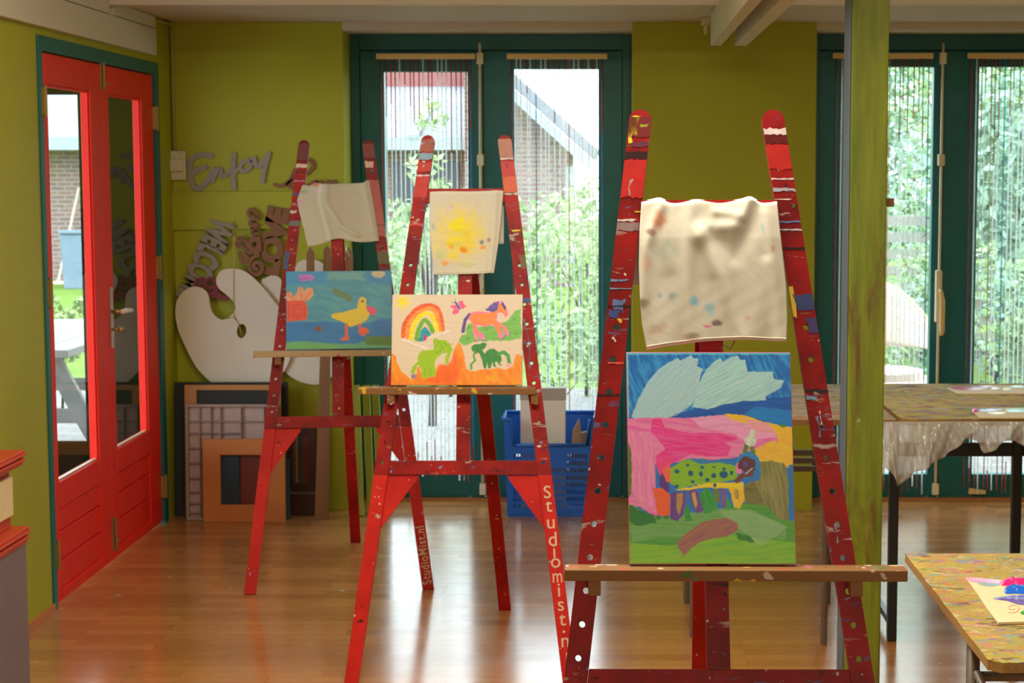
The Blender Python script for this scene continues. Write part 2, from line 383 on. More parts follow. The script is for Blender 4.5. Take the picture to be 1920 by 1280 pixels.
class Paint:
    """coordinates are pixels of an enlarged look at the artwork; grid nx x ny"""
    def __init__(s, x0, y0, x1, y1, nx, ny, base, unit=1.0):
        s.X, s.Y = np.meshgrid(np.linspace(x0, x1, nx), np.linspace(y0, y1, ny)); s.nx, s.ny = nx, ny
        s.c = np.zeros((ny, nx, 3)); s.c[:] = base; s.k = 0; s.u = unit; s.hgt = np.zeros((ny, nx))
    def warp(s, amp):
        s.k += 1; u = s.u
        return (s.X + amp * u * vnoise(s.X, s.Y, 22 * u, 22 * u, s.k), s.Y + amp * u * vnoise(s.X, s.Y, 22 * u, 22 * u, s.k + 500))
    def lay(s, m, col, var=.09, ang=0.0, opacity=1.0, streak=(60, 7), col2=None):
        s.k += 1; u = s.u; n = vnoise(s.X, s.Y, streak[0] * u, streak[1] * u, s.k + 90, ang)
        col = np.array(alb(*col)); cc = col[None, None, :] * (1 + var * n[..., None] * 1.6)
        if col2 is not None:
            t = np.clip(n * 1.3 + .35, 0, 1)[..., None]; cc = cc * (1 - t) + np.array(alb(*col2))[None, None, :] * t
        m = np.clip(m * opacity, 0, 1)[..., None]; s.c = np.clip(s.c * (1 - m) + cc * m, .002, .9)
        s.hgt = s.hgt * (1 - m[..., 0]) + (n * .5 + .4) * m[..., 0]
    def poly(s, pts, col, rough=3, soft=2.0, brush=2.5, **kw):
        X, Y = s.warp(rough); inside = np.zeros(X.shape, bool); dmin = np.full(X.shape, 1e9); n = len(pts)
        for i in range(n):
            x1, y1 = pts[i]; x2, y2 = pts[(i + 1) % n]
            if y1 != y2:
                cr = ((y1 > Y) != (y2 > Y)) & (X < (x2 - x1) * (Y - y1) / (y2 - y1) + x1); inside ^= cr
            dx, dy = x2 - x1, y2 - y1; L = dx * dx + dy * dy + 1e-9; t = np.clip(((X - x1) * dx + (Y - y1) * dy) / L, 0, 1)
            dmin = np.minimum(dmin, np.hypot(X - x1 - t * dx, Y - y1 - t * dy))
        sd = np.where(inside, dmin, -dmin) / s.u + brush * vnoise(s.X, s.Y, 46 * s.u, 3.2 * s.u, s.k + 7, kw.get('ang', 0.0)); sd /= soft; s.lay(np.clip(sd + .5, 0, 1), col, **kw)
    def ell(s, cx, cy, rx, ry, col, rot=0, rough=2, soft=2, **kw):
        c, q = math.cos(rot), math.sin(rot)
        s.poly([(cx + rx * math.cos(t) * c - ry * math.sin(t) * q, cy + rx * math.cos(t) * q + ry * math.sin(t) * c) for t in np.linspace(0, 2 * PI, 20, endpoint=False)], col, rough, soft, **kw)
    def line(s, pts, w, col, rough=1.5, soft=1.5, **kw):
        X, Y = s.warp(rough); d = np.full(X.shape, 1e9)
        for (x1, y1), (x2, y2) in zip(pts[:-1], pts[1:]):
            dx, dy = x2 - x1, y2 - y1; L = dx * dx + dy * dy + 1e-9; t = np.clip(((X - x1) * dx + (Y - y1) * dy) / L, 0, 1)
            d = np.minimum(d, np.hypot(X - x1 - t * dx, Y - y1 - t * dy))
        s.lay(np.clip((w / 2 - d) / (soft * s.u) + .5, 0, 1), col, **kw)
    def mesh(s, name, m, fn, parent, hamp=.0003):
        """fn(u, v, h) -> 3-D, u to the right, v down"""
        nx, ny = s.nx, s.ny; vs = [tuple(fn(i / (nx - 1), j / (ny - 1), s.hgt[j, i] * hamp)) for j in range(ny) for i in range(nx)]
        fs = [(j * nx + i, (j + 1) * nx + i, (j + 1) * nx + i + 1, j * nx + i + 1) for j in range(ny - 1) for i in range(nx - 1)]
        me = bpy.data.meshes.new(name); me.from_pydata(vs, [], fs); me.materials.append(m)
        a = me.color_attributes.new('Col', 'FLOAT_COLOR', 'POINT')
        a.data.foreach_set('color', np.concatenate([s.c.reshape(-1, 3), np.ones((nx * ny, 1))], 1).ravel())
        me.polygons.foreach_set('use_smooth', [True] * len(me.polygons)); me.update()
        o = bpy.data.objects.new(name, me); C.objects.link(o); o.parent = parent; return o

def paint_dog():   # large canvas: spotted animal on a hill under a pale cloud
    p = Paint(112, 60, 940, 1148, 230, 300, alb(30, 110, 180), 1.0)
    R = lambda *a, **k: p.poly(*a, **k)
    W, Hh = 2000, 2000
    R([(0, 0), (W, 0), (W, 480), (0, 480)], (25, 105, 180), col2=(50, 145, 205), streak=(70, 14), ang=1.2)
    R([(0, 0), (W, 0), (W, 68), (0, 72)], (95, 180, 220), rough=6)
    R([(0, 0), (120, 0), (122, 400), (0, 400)], (150, 200, 205), rough=6, opacity=.7)
    R([(300, 400), (480, 345), (700, 300), (1000, 290), (1000, 460), (600, 400)], (12, 85, 165), var=.2)
    R([(700, 380), (760, 340), (1000, 370), (1000, 450), (880, 445)], (20, 120, 190))
    # cloud
    R([(132, 395), (170, 300), (215, 220), (270, 150), (330, 110), (370, 88), (385, 102), (440, 76), (450, 92), (478, 90), (468, 130), (500, 145), (485, 180), (470, 290), (440, 325), (380, 368), (330, 395), (220, 425), (160, 412)], (165, 200, 215), col2=(150, 192, 218), ang=-.9, streak=(80, 6))
    R([(484, 200), (520, 140), (585, 86), (600, 110), (640, 84), (675, 76), (690, 100), (712, 95), (722, 160), (850, 160), (855, 200), (906, 204), (890, 240), (812, 290), (812, 310), (700, 312), (600, 330), (520, 355), (440, 345), (455, 300)], (158, 200, 222), col2=(165, 212, 235), ang=-.5, streak=(90, 6))
    for a in ([(300, 300), (330, 290), (370, 300), (400, 250)], [(545, 290), (600, 250), (660, 220), (740, 190)], [(470, 300), (400, 360), (350, 390)], [(640, 230), (720, 200), (735, 160)], [(465, 150), (485, 150), (470, 215)]):
        p.line(a, 3, (205, 225, 230), opacity=.7)
    # pink field
    R([(0, 410), (240, 400), (420, 400), (600, 390), (760, 440), (870, 480), (870, 540), (640, 610), (240, 640), (255, 905), (235, 910), (170, 860), (0, 850)], (225, 130, 165), col2=(215, 95, 160), ang=.15, streak=(90, 10))
    R([(430, 400), (600, 385), (760, 430), (860, 470), (860, 500), (700, 520), (640, 480), (480, 450)], (228, 150, 185), var=.1)
    R([(120, 480), (220, 470), (250, 600), (240, 860), (150, 830), (115, 700)], (222, 120, 170), ang=1.5, col2=(230, 140, 160))
    R([(235, 410), (280, 400), (300, 450), (430, 480), (580, 480), (665, 508), (600, 530), (635, 550), (610, 600), (500, 600), (420, 590), (330, 640), (260, 660), (250, 600), (300, 560), (230, 470)], (225, 45, 130), col2=(220, 80, 150), ang=.1)
    R([(250, 640), (330, 590), (320, 690), (270, 700)], (225, 60, 120), var=.15)
    # yellow right
    R([(600, 380), (700, 385), (800, 420), (880, 440), (940, 450), (940, 660), (830, 640), (740, 620), (760, 560), (830, 520), (870, 530), (860, 480), (760, 440), (620, 405)], (230, 190, 30), col2=(225, 160, 60), ang=.4)
    R([(750, 560), (850, 510), (900, 560), (830, 620)], (230, 175, 50), opacity=.7)
    R([(700, 400), (820, 430), (860, 480), (760, 480)], (225, 150, 160), opacity=.9)
    R([(870, 435), (900, 430), (912, 446), (890, 450)], (70, 130, 40))
    # olive bush
    R([(770, 630), (830, 620), (900, 640), (915, 720), (910, 930), (860, 950), (790, 870), (680, 830), (680, 760), (720, 730), (760, 720)], (115, 115, 45), col2=(150, 140, 90), ang=1.4, streak=(110, 7), rough=6)
    R([(680, 760), (740, 730), (780, 800), (790, 870), (700, 840)], (110, 105, 50), var=.25)
    R([(918, 640), (945, 640), (945, 800), (925, 930), (912, 900)], (35, 110, 160))
    # ground
    R([(0, 845), (130, 850), (220, 905), (330, 915), (480, 890), (600, 870), (680, 840), (800, 850), (860, 920), (945, 930), (945, 1160), (0, 1160)], (85, 150, 40), col2=(60, 140, 50), ang=.05, streak=(120, 10))
    R([(0, 1030), (300, 1060), (600, 1000), (945, 1040), (945, 1160), (0, 1160)], (130, 180, 30), col2=(95, 165, 35), ang=-.1, streak=(130, 10))
    R([(110, 960), (350, 900), (620, 860), (760, 900), (900, 960), (890, 1030), (700, 1000), (500, 1010), (300, 1010), (130, 1040)], (115, 165, 90), col2=(90, 150, 60), opacity=.85)
    R([(560, 880), (720, 870), (900, 960), (860, 1000), (760, 1060), (700, 1000)], (140, 175, 120), opacity=.6, ang=.5)
    R([(640, 990), (720, 1010), (740, 1045), (660, 1030)], (40, 120, 30), rough=5)
    R([(112, 850), (170, 880), (230, 900), (250, 940), (150, 960), (112, 930)], (35, 110, 35), rough=8)
    R([(104, 500), (125, 560), (132, 660), (122, 800), (104, 820)], (75, 110, 40), rough=4)
    for x, y in ((205, 905), (260, 912), (300, 910), (345, 905)): p.ell(x, y, 12, 11, (30, 115, 35))
    R([(350, 1040), (400, 990), (480, 935), (600, 915), (655, 940), (655, 975), (600, 1010), (500, 1025), (430, 1060), (380, 1115), (372, 1085), (360, 1080)], (150, 85, 90), col2=(150, 105, 70), ang=-.5, streak=(80, 8))
    # fence-like stripes
    R([(268, 700), (285, 690), (310, 740), (320, 780), (300, 785), (265, 750)], (85, 45, 120))
    R([(232, 762), (280, 765), (320, 800), (318, 900), (260, 908), (250, 860)], (240, 95, 30), col2=(225, 80, 25))
    R([(282, 670), (320, 640), (325, 740), (300, 730)], (240, 100, 60))
    R([(322, 790), (350, 780), (385, 800), (385, 900), (355, 935), (318, 920)], (95, 55, 130))
    R([(355, 790), (385, 790), (380, 850), (360, 905), (350, 860)], (175, 130, 60))
    R([(385, 780), (400, 770), (400, 830), (378, 905)], (110, 60, 140), rough=2)
    R([(410, 775), (440, 765), (470, 790), (485, 880), (450, 895), (425, 840)], (100, 65, 135))
    R([(425, 790), (445, 780), (455, 850), (445, 870)], (190, 150, 70))
    R([(388, 880), (408, 840), (428, 930), (392, 935)], (40, 140, 40))
    R([(465, 800), (500, 750), (540, 800), (560, 860), (520, 890), (490, 895)], (35, 140, 45), col2=(60, 150, 60), ang=1.4)
    R([(535, 770), (560, 760), (570, 830), (550, 840)], (110, 115, 40))
    R([(568, 770), (600, 768), (602, 860), (580, 868)], (110, 85, 150))
    R([(605, 800), (632, 870), (598, 868)], (50, 150, 50))
    R([(610, 750), (690, 730), (690, 830), (665, 870), (640, 860), (625, 800)], (230, 190, 20), col2=(225, 165, 40), ang=1.3)
    R([(640, 730), (662, 740), (665, 820), (645, 815)], (165, 140, 60))
    R([(340, 770), (420, 760), (520, 735), (690, 735), (690, 770), (600, 765), (500, 760), (400, 775)], (228, 195, 25))
    # dog body
    R([(398, 612), (480, 610), (560, 622), (650, 630), (640, 642), (540, 640), (430, 640)], (45, 120, 165))
    R([(322, 660), (350, 645), (395, 615), (430, 620), (470, 640), (560, 632), (650, 645), (660, 700), (650, 720), (560, 735), (500, 740), (420, 752), (370, 768), (325, 740)], (135, 180, 20), col2=(115, 170, 30))
    for x, y, a, b in ((356, 678, 14, 11), (425, 688, 12, 14), (476, 690, 11, 15), (540, 700, 11, 13), (590, 692, 22, 20), (630, 685, 8, 12), (410, 645, 9, 8), (484, 656, 12, 9), (355, 752, 9, 8), (434, 730, 9, 9), (508, 722, 13, 10), (546, 748, 9, 12), (594, 662, 8, 9), (542, 654, 8, 5)): p.ell(x, y, a, b, (10, 85, 110), rough=3)
    # head + rabbit ears
    p.ell(715, 645, 62, 70, (40, 125, 190), rough=5); p.ell(740, 690, 36, 40, (35, 115, 180), rough=5); p.ell(668, 660, 18, 30, (225, 120, 170))
    p.ell(708, 640, 46, 38, (85, 45, 45), rough=9); p.ell(700, 640, 14, 16, (95, 55, 130)); p.ell(720, 680, 30, 16, (95, 50, 45), rot=-.6, rough=8)
    p.line([(655, 725), (690, 695), (730, 690)], 24, (110, 55, 40)); p.line([(735, 660), (700, 690)], 5, (190, 190, 210))
    p.line([(700, 575), (712, 530)], 22, (80, 125, 40)); p.line([(742, 580), (728, 530)], 22, (85, 130, 45))
    p.ell(728, 520, 32, 26, (195, 205, 180), rough=5); p.line([(720, 530), (740, 470)], 22, (205, 215, 190)); p.line([(735, 525), (750, 472)], 14, (190, 205, 180))
    return p
def paint_rainbow():   # white canvas: sun, rainbow, butterfly, horse, two dinosaurs
    p = Paint(30, 76, 1598, 1166, 260, 186, alb(208, 188, 158), 1.9)
    P = p.poly
    P([(0, 0), (1700, 0), (1700, 1300), (0, 1300)], (206, 186, 157), var=.02)
    for a in range(8):
        t = a * PI / 4 + .2; p.line([(155, 165), (155 + 92 * math.cos(t), 165 + 95 * math.sin(t))], 22, (235, 200, 40))
    p.ell(152, 160, 46, 42, (235, 200, 35))
    def arch(L, T, R_, w, col, col2):
        p.line(sm2([L[0], L[1], T[0], T[1], R_[0], R_[1]], 5, False), w, col, col2=col2, rough=4, soft=2, var=.1)
    arch([(165, 575), (185, 420)], [(310, 260), (470, 205)], [(590, 270), (640, 495)], 52, (215, 75, 35), (225, 110, 50))
    arch([(215, 590), (235, 430)], [(340, 300), (470, 245)], [(560, 300), (610, 500)], 50, (240, 130, 50), (235, 150, 60))
    arch([(262, 605), (290, 450)], [(360, 345), (450, 300)], [(520, 350), (570, 510)], 56, (240, 195, 30), (245, 205, 40))
    arch([(325, 615), (350, 500)], [(390, 410), (430, 385)], [(480, 440), (520, 525)], 52, (110, 165, 40), (90, 155, 45))
    P([(345, 640), (385, 500), (425, 460), (460, 490), (505, 560), (440, 600), (410, 640)], (25, 125, 150), col2=(30, 150, 160))
    P([(410, 590), (430, 560), (460, 600), (430, 640), (410, 625)], (190, 45, 80))
    for i in range(26):
        x = 150 + (i % 13) * 24 + random.uniform(-8, 8); y = 610 + i % 13 * 9 + random.uniform(-6, 28); p.line([(x, y), (x + 34, y + 10)], 7, (232, 222, 200), rough=1)
        x = 450 + (i % 13) * 20; y = 600 - i % 13 * 7 + random.uniform(-8, 22); p.line([(x, y), (x + 30, y - 10)], 7, (230, 220, 198), rough=1)
        p.line([(x, y + 6), (x + 22, y - 1)], 3, (150, 135, 105), rough=1, opacity=.6)
        p.line([(150 + i * 11, 625 + i * 5), (176 + i * 11, 634 + i * 5)], 3, (150, 135, 105), rough=1, opacity=.6)
    # butterfly
    P([(815, 160), (880, 145), (890, 190), (925, 215), (880, 250), (850, 230)], (225, 55, 110), col2=(235, 90, 120)); P([(722, 215), (790, 200), (845, 235), (830, 290), (780, 320), (752, 300), (770, 250)], (228, 60, 120), col2=(230, 100, 135))
    p.line([(790, 170), (845, 245)], 26, (70, 90, 150)); p.line([(738, 163), (790, 178)], 6, (60, 80, 120)); p.line([(783, 130), (795, 175)], 6, (60, 80, 120))
    # bush right
    P([(840, 650), (870, 570), (910, 560), (940, 420), (1000, 420), (1050, 470), (1200, 440), (1260, 470), (1320, 420), (1390, 400), (1440, 370), (1480, 320), (1530, 260), (1575, 250), (1590, 600), (1400, 640), (1200, 630), (1060, 645), (960, 670), (900, 700)], (110, 170, 75), rough=9, var=.12)
    for x, y in ((950, 480), (1165, 500), (950, 610), (1525, 560), (1500, 380), (1380, 600)): p.line([(x - 14, y - 18), (x, y + 6), (x + 16, y - 16)], 8, (60, 130, 50))
    # horse
    p.line([(960, 320), (910, 380), (885, 520)], 42, (85, 65, 125), var=.2)
    P([(950, 360), (985, 290), (1060, 275), (1200, 285), (1290, 250), (1290, 180), (1350, 160), (1400, 220), (1430, 310), (1400, 355), (1350, 290), (1300, 300), (1290, 390), (1330, 420), (1420, 480), (1430, 570), (1390, 560), (1370, 490), (1300, 450), (1370, 540), (1370, 600), (1310, 600), (1310, 540), (1240, 440), (1150, 465), (1050, 440), (1060, 500), (1140, 560), (1150, 620), (1105, 620), (1070, 555), (1070, 630), (1035, 630), (1005, 520), (1000, 440)], (230, 110, 145), rough=3)
    P([(965, 365), (1000, 300), (1200, 300), (1300, 250), (1310, 200), (1340, 180), (1390, 230), (1415, 300), (1380, 310), (1340, 270), (1290, 290), (1270, 390), (1330, 440), (1400, 490), (1400, 540), (1360, 480), (1290, 440), (1350, 540), (1330, 570), (1250, 430), (1150, 445), (1030, 425), (1040, 510), (1100, 560), (1050, 560), (1015, 500), (1010, 430)], (238, 130, 50), col2=(235, 115, 60))
    P([(1145, 270), (1200, 210), (1250, 180), (1320, 150), (1320, 200), (1300, 250), (1240, 290)], (90, 70, 140), rough=9, var=.2); p.line([(1350, 170), (1390, 240)], 30, (75, 55, 120)); P([(1310, 165), (1340, 140), (1355, 170), (1330, 185)], (235, 140, 170))
    for x, y in ((1052, 632), (1135, 625), (1345, 605), (1425, 568)): p.line([(x - 18, y), (x + 18, y)], 13, (80, 50, 110))
    for q in ([(1030, 560), (1055, 620)], [(1110, 570), (1135, 615)], [(1335, 560), (1345, 595)], [(1410, 510), (1425, 560)]): p.line(q, 32, (232, 120, 160))
    # orange ground
    P([(0, 800), (40, 795), (75, 815), (100, 900), (150, 1000), (225, 1055), (260, 1100), (330, 1080), (330, 960), (360, 940), (420, 1080), (560, 1070), (580, 930), (640, 920), (700, 940), (760, 850), (790, 720), (830, 652), (870, 690), (900, 800), (930, 970), (990, 1000), (1100, 985), (1310, 965), (1400, 985), (1480, 950), (1520, 810), (1560, 790), (1620, 850), (1620, 1200), (0, 1200)], (235, 120, 25), col2=(240, 140, 25), ang=1.2, streak=(60, 16), rough=5)
    P([(560, 1000), (640, 930), (740, 900), (800, 760), (850, 1000), (800, 1160), (560, 1160), (400, 1120)], (235, 80, 20), opacity=.75, soft=30, rough=10, ang=1.3)
    P([(1170, 1060), (1290, 1050), (1290, 1120), (1180, 1130)], (240, 155, 25), soft=16, rough=12, opacity=.8)
    # light green elephant-like animal
    P([(345, 830), (370, 770), (430, 745), (530, 745), (540, 690), (525, 650), (530, 605), (560, 600), (600, 625), (680, 630), (730, 665), (765, 740), (730, 800), (720, 880), (700, 925), (670, 900), (680, 830), (700, 780), (640, 790), (590, 830), (550, 880), (550, 950), (570, 1010), (560, 1070), (500, 1060), (470, 1085), (400, 1075), (385, 960), (345, 920), (320, 990), (305, 1040), (260, 1030), (280, 960), (345, 880)], (150, 180, 20), col2=(135, 175, 25), ang=1.4, streak=(50, 14), rough=4)
    p.line([(560, 780), (620, 760), (640, 700), (600, 650)], 9, (90, 150, 25)); p.line([(540, 640), (545, 740)], 10, (110, 160, 25)); p.line([(430, 970), (435, 1050)], 7, (105, 155, 25)); p.line([(500, 970), (500, 1050)], 7, (105, 155, 25)); p.line([(650, 660), (700, 690)], 8, (80, 150, 35))
    P([(262, 1050), (300, 1030), (345, 1050), (320, 1085), (270, 1090)], (150, 115, 130)); p.line([(745, 690), (765, 660)], 8, (225, 110, 90))
    # dark green dinosaur
    P([(985, 720), (1010, 680), (1090, 670), (1130, 655), (1170, 665), (1160, 710), (1120, 750), (1150, 790), (1200, 735), (1260, 730), (1330, 780), (1350, 830), (1350, 880), (1330, 900), (1360, 930), (1330, 935), (1290, 880), (1270, 910), (1290, 950), (1255, 945), (1240, 890), (1220, 970), (1190, 965), (1180, 900), (1165, 975), (1135, 960), (1120, 880), (1105, 830), (1080, 780), (1040, 780), (1000, 760)], (50, 130, 55), col2=(45, 115, 50), rough=3, ang=1.2)
    p.line([(1320, 790), (1380, 770), (1430, 820), (1445, 905)], 44, (60, 145, 60)); p.line([(1030, 770), (1015, 810), (1035, 870), (985, 920), (990, 975)], 24, (70, 150, 60))
    P([(1405, 925), (1440, 900), (1475, 920), (1460, 955), (1425, 950)], (225, 150, 150)); p.line([(1040, 785), (1060, 790)], 9, (180, 60, 40)); p.line([(1160, 800), (1240, 820)], 6, (30, 95, 40))
    return p
def paint_duck():   # turquoise canvas with a yellow duck
    p = Paint(80, 358, 1142, 1142, 190, 140, alb(60, 140, 165), 1.4)
    P = p.poly
    P([(0, 0), (1300, 0), (1300, 1300), (0, 1300)], (62, 140, 160), col2=(75, 155, 160), streak=(90, 24), ang=.3)
    P([(0, 350), (500, 350), (520, 470), (420, 490), (0, 500)], (45, 135, 180), soft=20, rough=10); P([(860, 350), (1200, 350), (1200, 500), (900, 480)], (50, 130, 175), soft=20, rough=10)
    P([(500, 370), (850, 370), (840, 450), (480, 440)], (105, 160, 150), soft=16, rough=12, opacity=.7)
    P([(0, 870), (500, 865), (800, 900), (950, 880), (1200, 850), (1200, 1100), (0, 1080)], (30, 120, 175), col2=(25, 105, 165), streak=(110, 20))
    P([(940, 870), (1020, 840), (1200, 850), (1200, 1010), (930, 990)], (35, 110, 170), soft=12)
    P([(0, 1075), (250, 1060), (500, 1085), (760, 1100), (860, 1070), (1200, 1080), (1200, 1160), (0, 1160)], (90, 160, 120), col2=(100, 165, 90))
    P([(60, 1090), (400, 1090), (600, 1110), (600, 1160), (0, 1160)], (105, 165, 80), soft=10, opacity=.7)
    P([(865, 1030), (900, 1015), (1150, 1025), (1150, 1115), (900, 1110), (860, 1080)], (75, 120, 45), col2=(95, 120, 30), soft=5)
    P([(195, 430), (210, 390), (300, 385), (350, 400), (365, 425), (345, 450), (215, 458)], (165, 85, 165), col2=(190, 130, 195))
    P([(930, 385), (960, 362), (1070, 365), (1080, 395), (1040, 430), (970, 420)], (195, 180, 140), rough=4)
    P([(80, 570), (130, 560), (140, 620), (190, 570), (200, 515), (245, 520), (255, 570), (290, 520), (345, 530), (355, 590), (310, 650), (270, 660), (80, 660)], (225, 160, 110), col2=(210, 130, 90), rough=4)
    for q in ([(100, 600), (170, 650)], [(220, 540), (235, 640)], [(330, 560), (260, 640)]): p.line(q, 16, (225, 105, 70), opacity=.7)
    P([(80, 655), (265, 650), (285, 700), (298, 780), (280, 850), (80, 862)], (225, 75, 40), col2=(205, 60, 35))
    for q in ([(100, 690), (105, 830)], [(150, 700), (150, 780), (200, 840)], [(170, 690), (240, 700)], [(260, 700), (265, 820)]): p.line(q, 6, (170, 45, 30))
    P([(535, 555), (560, 530), (610, 545), (740, 610), (735, 660), (700, 675), (620, 620), (545, 580)], (95, 125, 85), col2=(80, 115, 70))
    P([(530, 800), (560, 785), (640, 775), (790, 735), (810, 640), (840, 615), (880, 640), (885, 700), (920, 800), (880, 860), (830, 890), (720, 925), (660, 880), (560, 840), (530, 830)], (235, 195, 25), col2=(230, 185, 20), rough=3)
    P([(880, 715), (930, 712), (990, 750), (970, 805), (930, 800), (890, 760)], (230, 70, 110), rough=3); p.ell(845, 665, 12, 14, (40, 60, 50))
    p.line([(680, 900), (680, 1010)], 30, (238, 95, 30)); P([(610, 1055), (650, 1020), (700, 1000), (710, 1045), (680, 1060)], (238, 90, 30)); p.line([(815, 900), (820, 940)], 26, (235, 100, 30))
    P([(800, 930), (880, 930), (915, 970), (850, 1025), (805, 990)], (240, 90, 30), rough=3)
    P([(355, 940), (390, 910), (450, 925), (450, 955), (400, 970)], (120, 60, 40)); p.ell(425, 940, 14, 12, (60, 130, 110))
    return p

# ------------------------------------------------------------ easels
def V3(*a): return Vector(a)
class Easel:
    def __init__(s, x, y, yaw, label, ztop=1.74, zbar=.664, back=.4, zt=.853, tray=(-.32, .32), foot=(0.0, .97), sp=(.344, .134), traymat='tray', skew=0.0):
        s.skew = skew; s.e = empty('easel', (x, y, 0), yaw, label, 'easel', 'red painted wooden easels')
        s.phi = math.atan(back / ztop); s.cp, s.sp_ = math.cos(s.phi), math.sin(s.phi); s.x, s.y, s.yaw = x, y, yaw
        s.ztop, s.zbar, s.w0, s.w1, s.zt = ztop, zbar, sp[0], sp[1], zt
        s.traymat = traymat; s.trayx = tray; s.foot = foot; s.make()
    def P(s, u, z, t=0.0):
        """u across, z = height measured on the leaning frame, t towards the painter"""
        return Vector((u + s.skew * z / s.ztop, z * s.sp_ / s.cp - t * s.cp, z + t * s.sp_))
    def uc(s, z): return s.w0 - (s.w0 - s.w1) * z / s.ztop
    def W(s, v):
        c, q = math.cos(s.yaw), math.sin(s.yaw); return Vector((s.x + v.x * c - v.y * q, s.y + v.x * q + v.y * c, v.z))
    def flat(s, px, py, t=.0):
        """where the line of sight meets the frame plane"""
        a, b, d = ray(px, py); c, q = math.cos(-s.yaw), math.sin(-s.yaw)
        o = Vector((-s.x * c + s.y * q, -s.x * q - s.y * c, H)); r = Vector((a * c - b * q, a * q + b * c, d))
        n = Vector((0, -s.cp, s.sp_)); p0 = n * t; k = (p0 - o).dot(n) / r.dot(n); h = o + r * k
        w = h - n * t; return w.x - s.skew * w.z / s.ztop, w.z
    def make(s):
        e = s.e; HW = .0225; TH_ = .010
        for sg in (-1, 1):
            zt, zb = s.ztop, s.zbar - .044
            # upright with a rounded head and eleven peg holes
            cu = s.uc(zt - HW) * sg
            out = [(s.uc(zb) * sg - HW, zb), (s.uc(zb) * sg + HW, zb)] + [(cu + HW * math.cos(a), zt - HW + HW * math.sin(a)) for a in np.linspace(0, PI, 10)]
            holes = []
            for k in range(11):
                z = 1.312 - .0628 * k
                if z > s.zbar - .02: holes.append([(s.uc(z) * sg + .0062 * math.cos(a), z + .0062 * math.sin(a)) for a in np.linspace(0, 2 * PI, 12, endpoint=False)])
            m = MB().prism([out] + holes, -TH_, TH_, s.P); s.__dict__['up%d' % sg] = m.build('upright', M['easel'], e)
            z1 = zb - .0012
            leg = [(s.uc(0) * sg - HW, 0.0), (s.uc(0) * sg + HW, 0.0), (s.uc(z1) * sg + HW, z1), (s.uc(z1) * sg - HW, z1)]
            lg = MB().prism([leg], -TH_, TH_, s.P)
            lg.v = [(a, b, max(c, 0)) for a, b, c in lg.v]
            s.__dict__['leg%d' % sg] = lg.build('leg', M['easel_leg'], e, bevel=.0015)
            a = s.uc(z1) * sg - sg * HW; b = s.uc(z1 - .165) * sg - sg * HW
            tri = [(a - sg * .0005, z1), (a - sg * .098, z1), (a - sg * .094, z1 - .012), (b - sg * .001, z1 - .165)]
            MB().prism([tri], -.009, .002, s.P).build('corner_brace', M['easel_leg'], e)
        zb, z1 = s.zbar - .044, s.zbar
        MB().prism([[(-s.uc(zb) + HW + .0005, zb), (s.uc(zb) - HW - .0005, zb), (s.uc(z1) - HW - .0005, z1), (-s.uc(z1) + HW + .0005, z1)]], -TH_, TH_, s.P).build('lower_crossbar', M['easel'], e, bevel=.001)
        zb, z1 = 1.515, 1.56
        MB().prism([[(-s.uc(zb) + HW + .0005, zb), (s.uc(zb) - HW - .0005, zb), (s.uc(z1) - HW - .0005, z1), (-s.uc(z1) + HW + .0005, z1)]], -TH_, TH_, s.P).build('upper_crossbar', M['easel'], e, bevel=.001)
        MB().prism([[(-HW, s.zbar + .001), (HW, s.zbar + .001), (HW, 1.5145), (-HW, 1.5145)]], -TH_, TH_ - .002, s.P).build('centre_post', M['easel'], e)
        # rear leg hinged behind the post
        p = s.P(s.foot[2] if len(s.foot) > 2 else 0, 1.46, -.026); q = Vector((s.foot[0], s.foot[1], 0.0))
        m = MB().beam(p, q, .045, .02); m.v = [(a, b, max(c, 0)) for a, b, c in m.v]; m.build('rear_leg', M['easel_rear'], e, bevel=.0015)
        MB().beam(s.P(-.02, 1.49, -.014), s.P(.02, 1.49, -.014), .03, .006).build('hinge', M['steel'], e)
        # picture rest: level board carried by two pegs
        y0 = s.P(0, s.zt, TH_).y - .0005; yb = y0 - .052
        m = MB().box(s.trayx[0], s.trayx[1], yb, y0 - .001, s.zt - .022, s.zt)
        s.rest = m.build('picture_rest', M[s.traymat], e, bevel=.002); s.ry = (yb, y0)
        for sg in (-1, 1):
            u = s.uc(s.zt - .03) * sg
            MB().box(u - .012, u + .012, yb + .006, y0 - .012, s.zt - .052, s.zt - .0225).build('peg', M['tray'], e, bevel=.001)
        h = MB(); z = 1.285 if True else 0
        a = s.P(.034, 1.33, -.012); h.tube([a, a + V3(.004, 0, -.03), a + V3(.014, 0, -.045), a + V3(.006, 0, -.06), a + V3(-.006, 0, -.05)], .0022, 6)
        s.hook = h.build('hook', M['steel'], e, True)
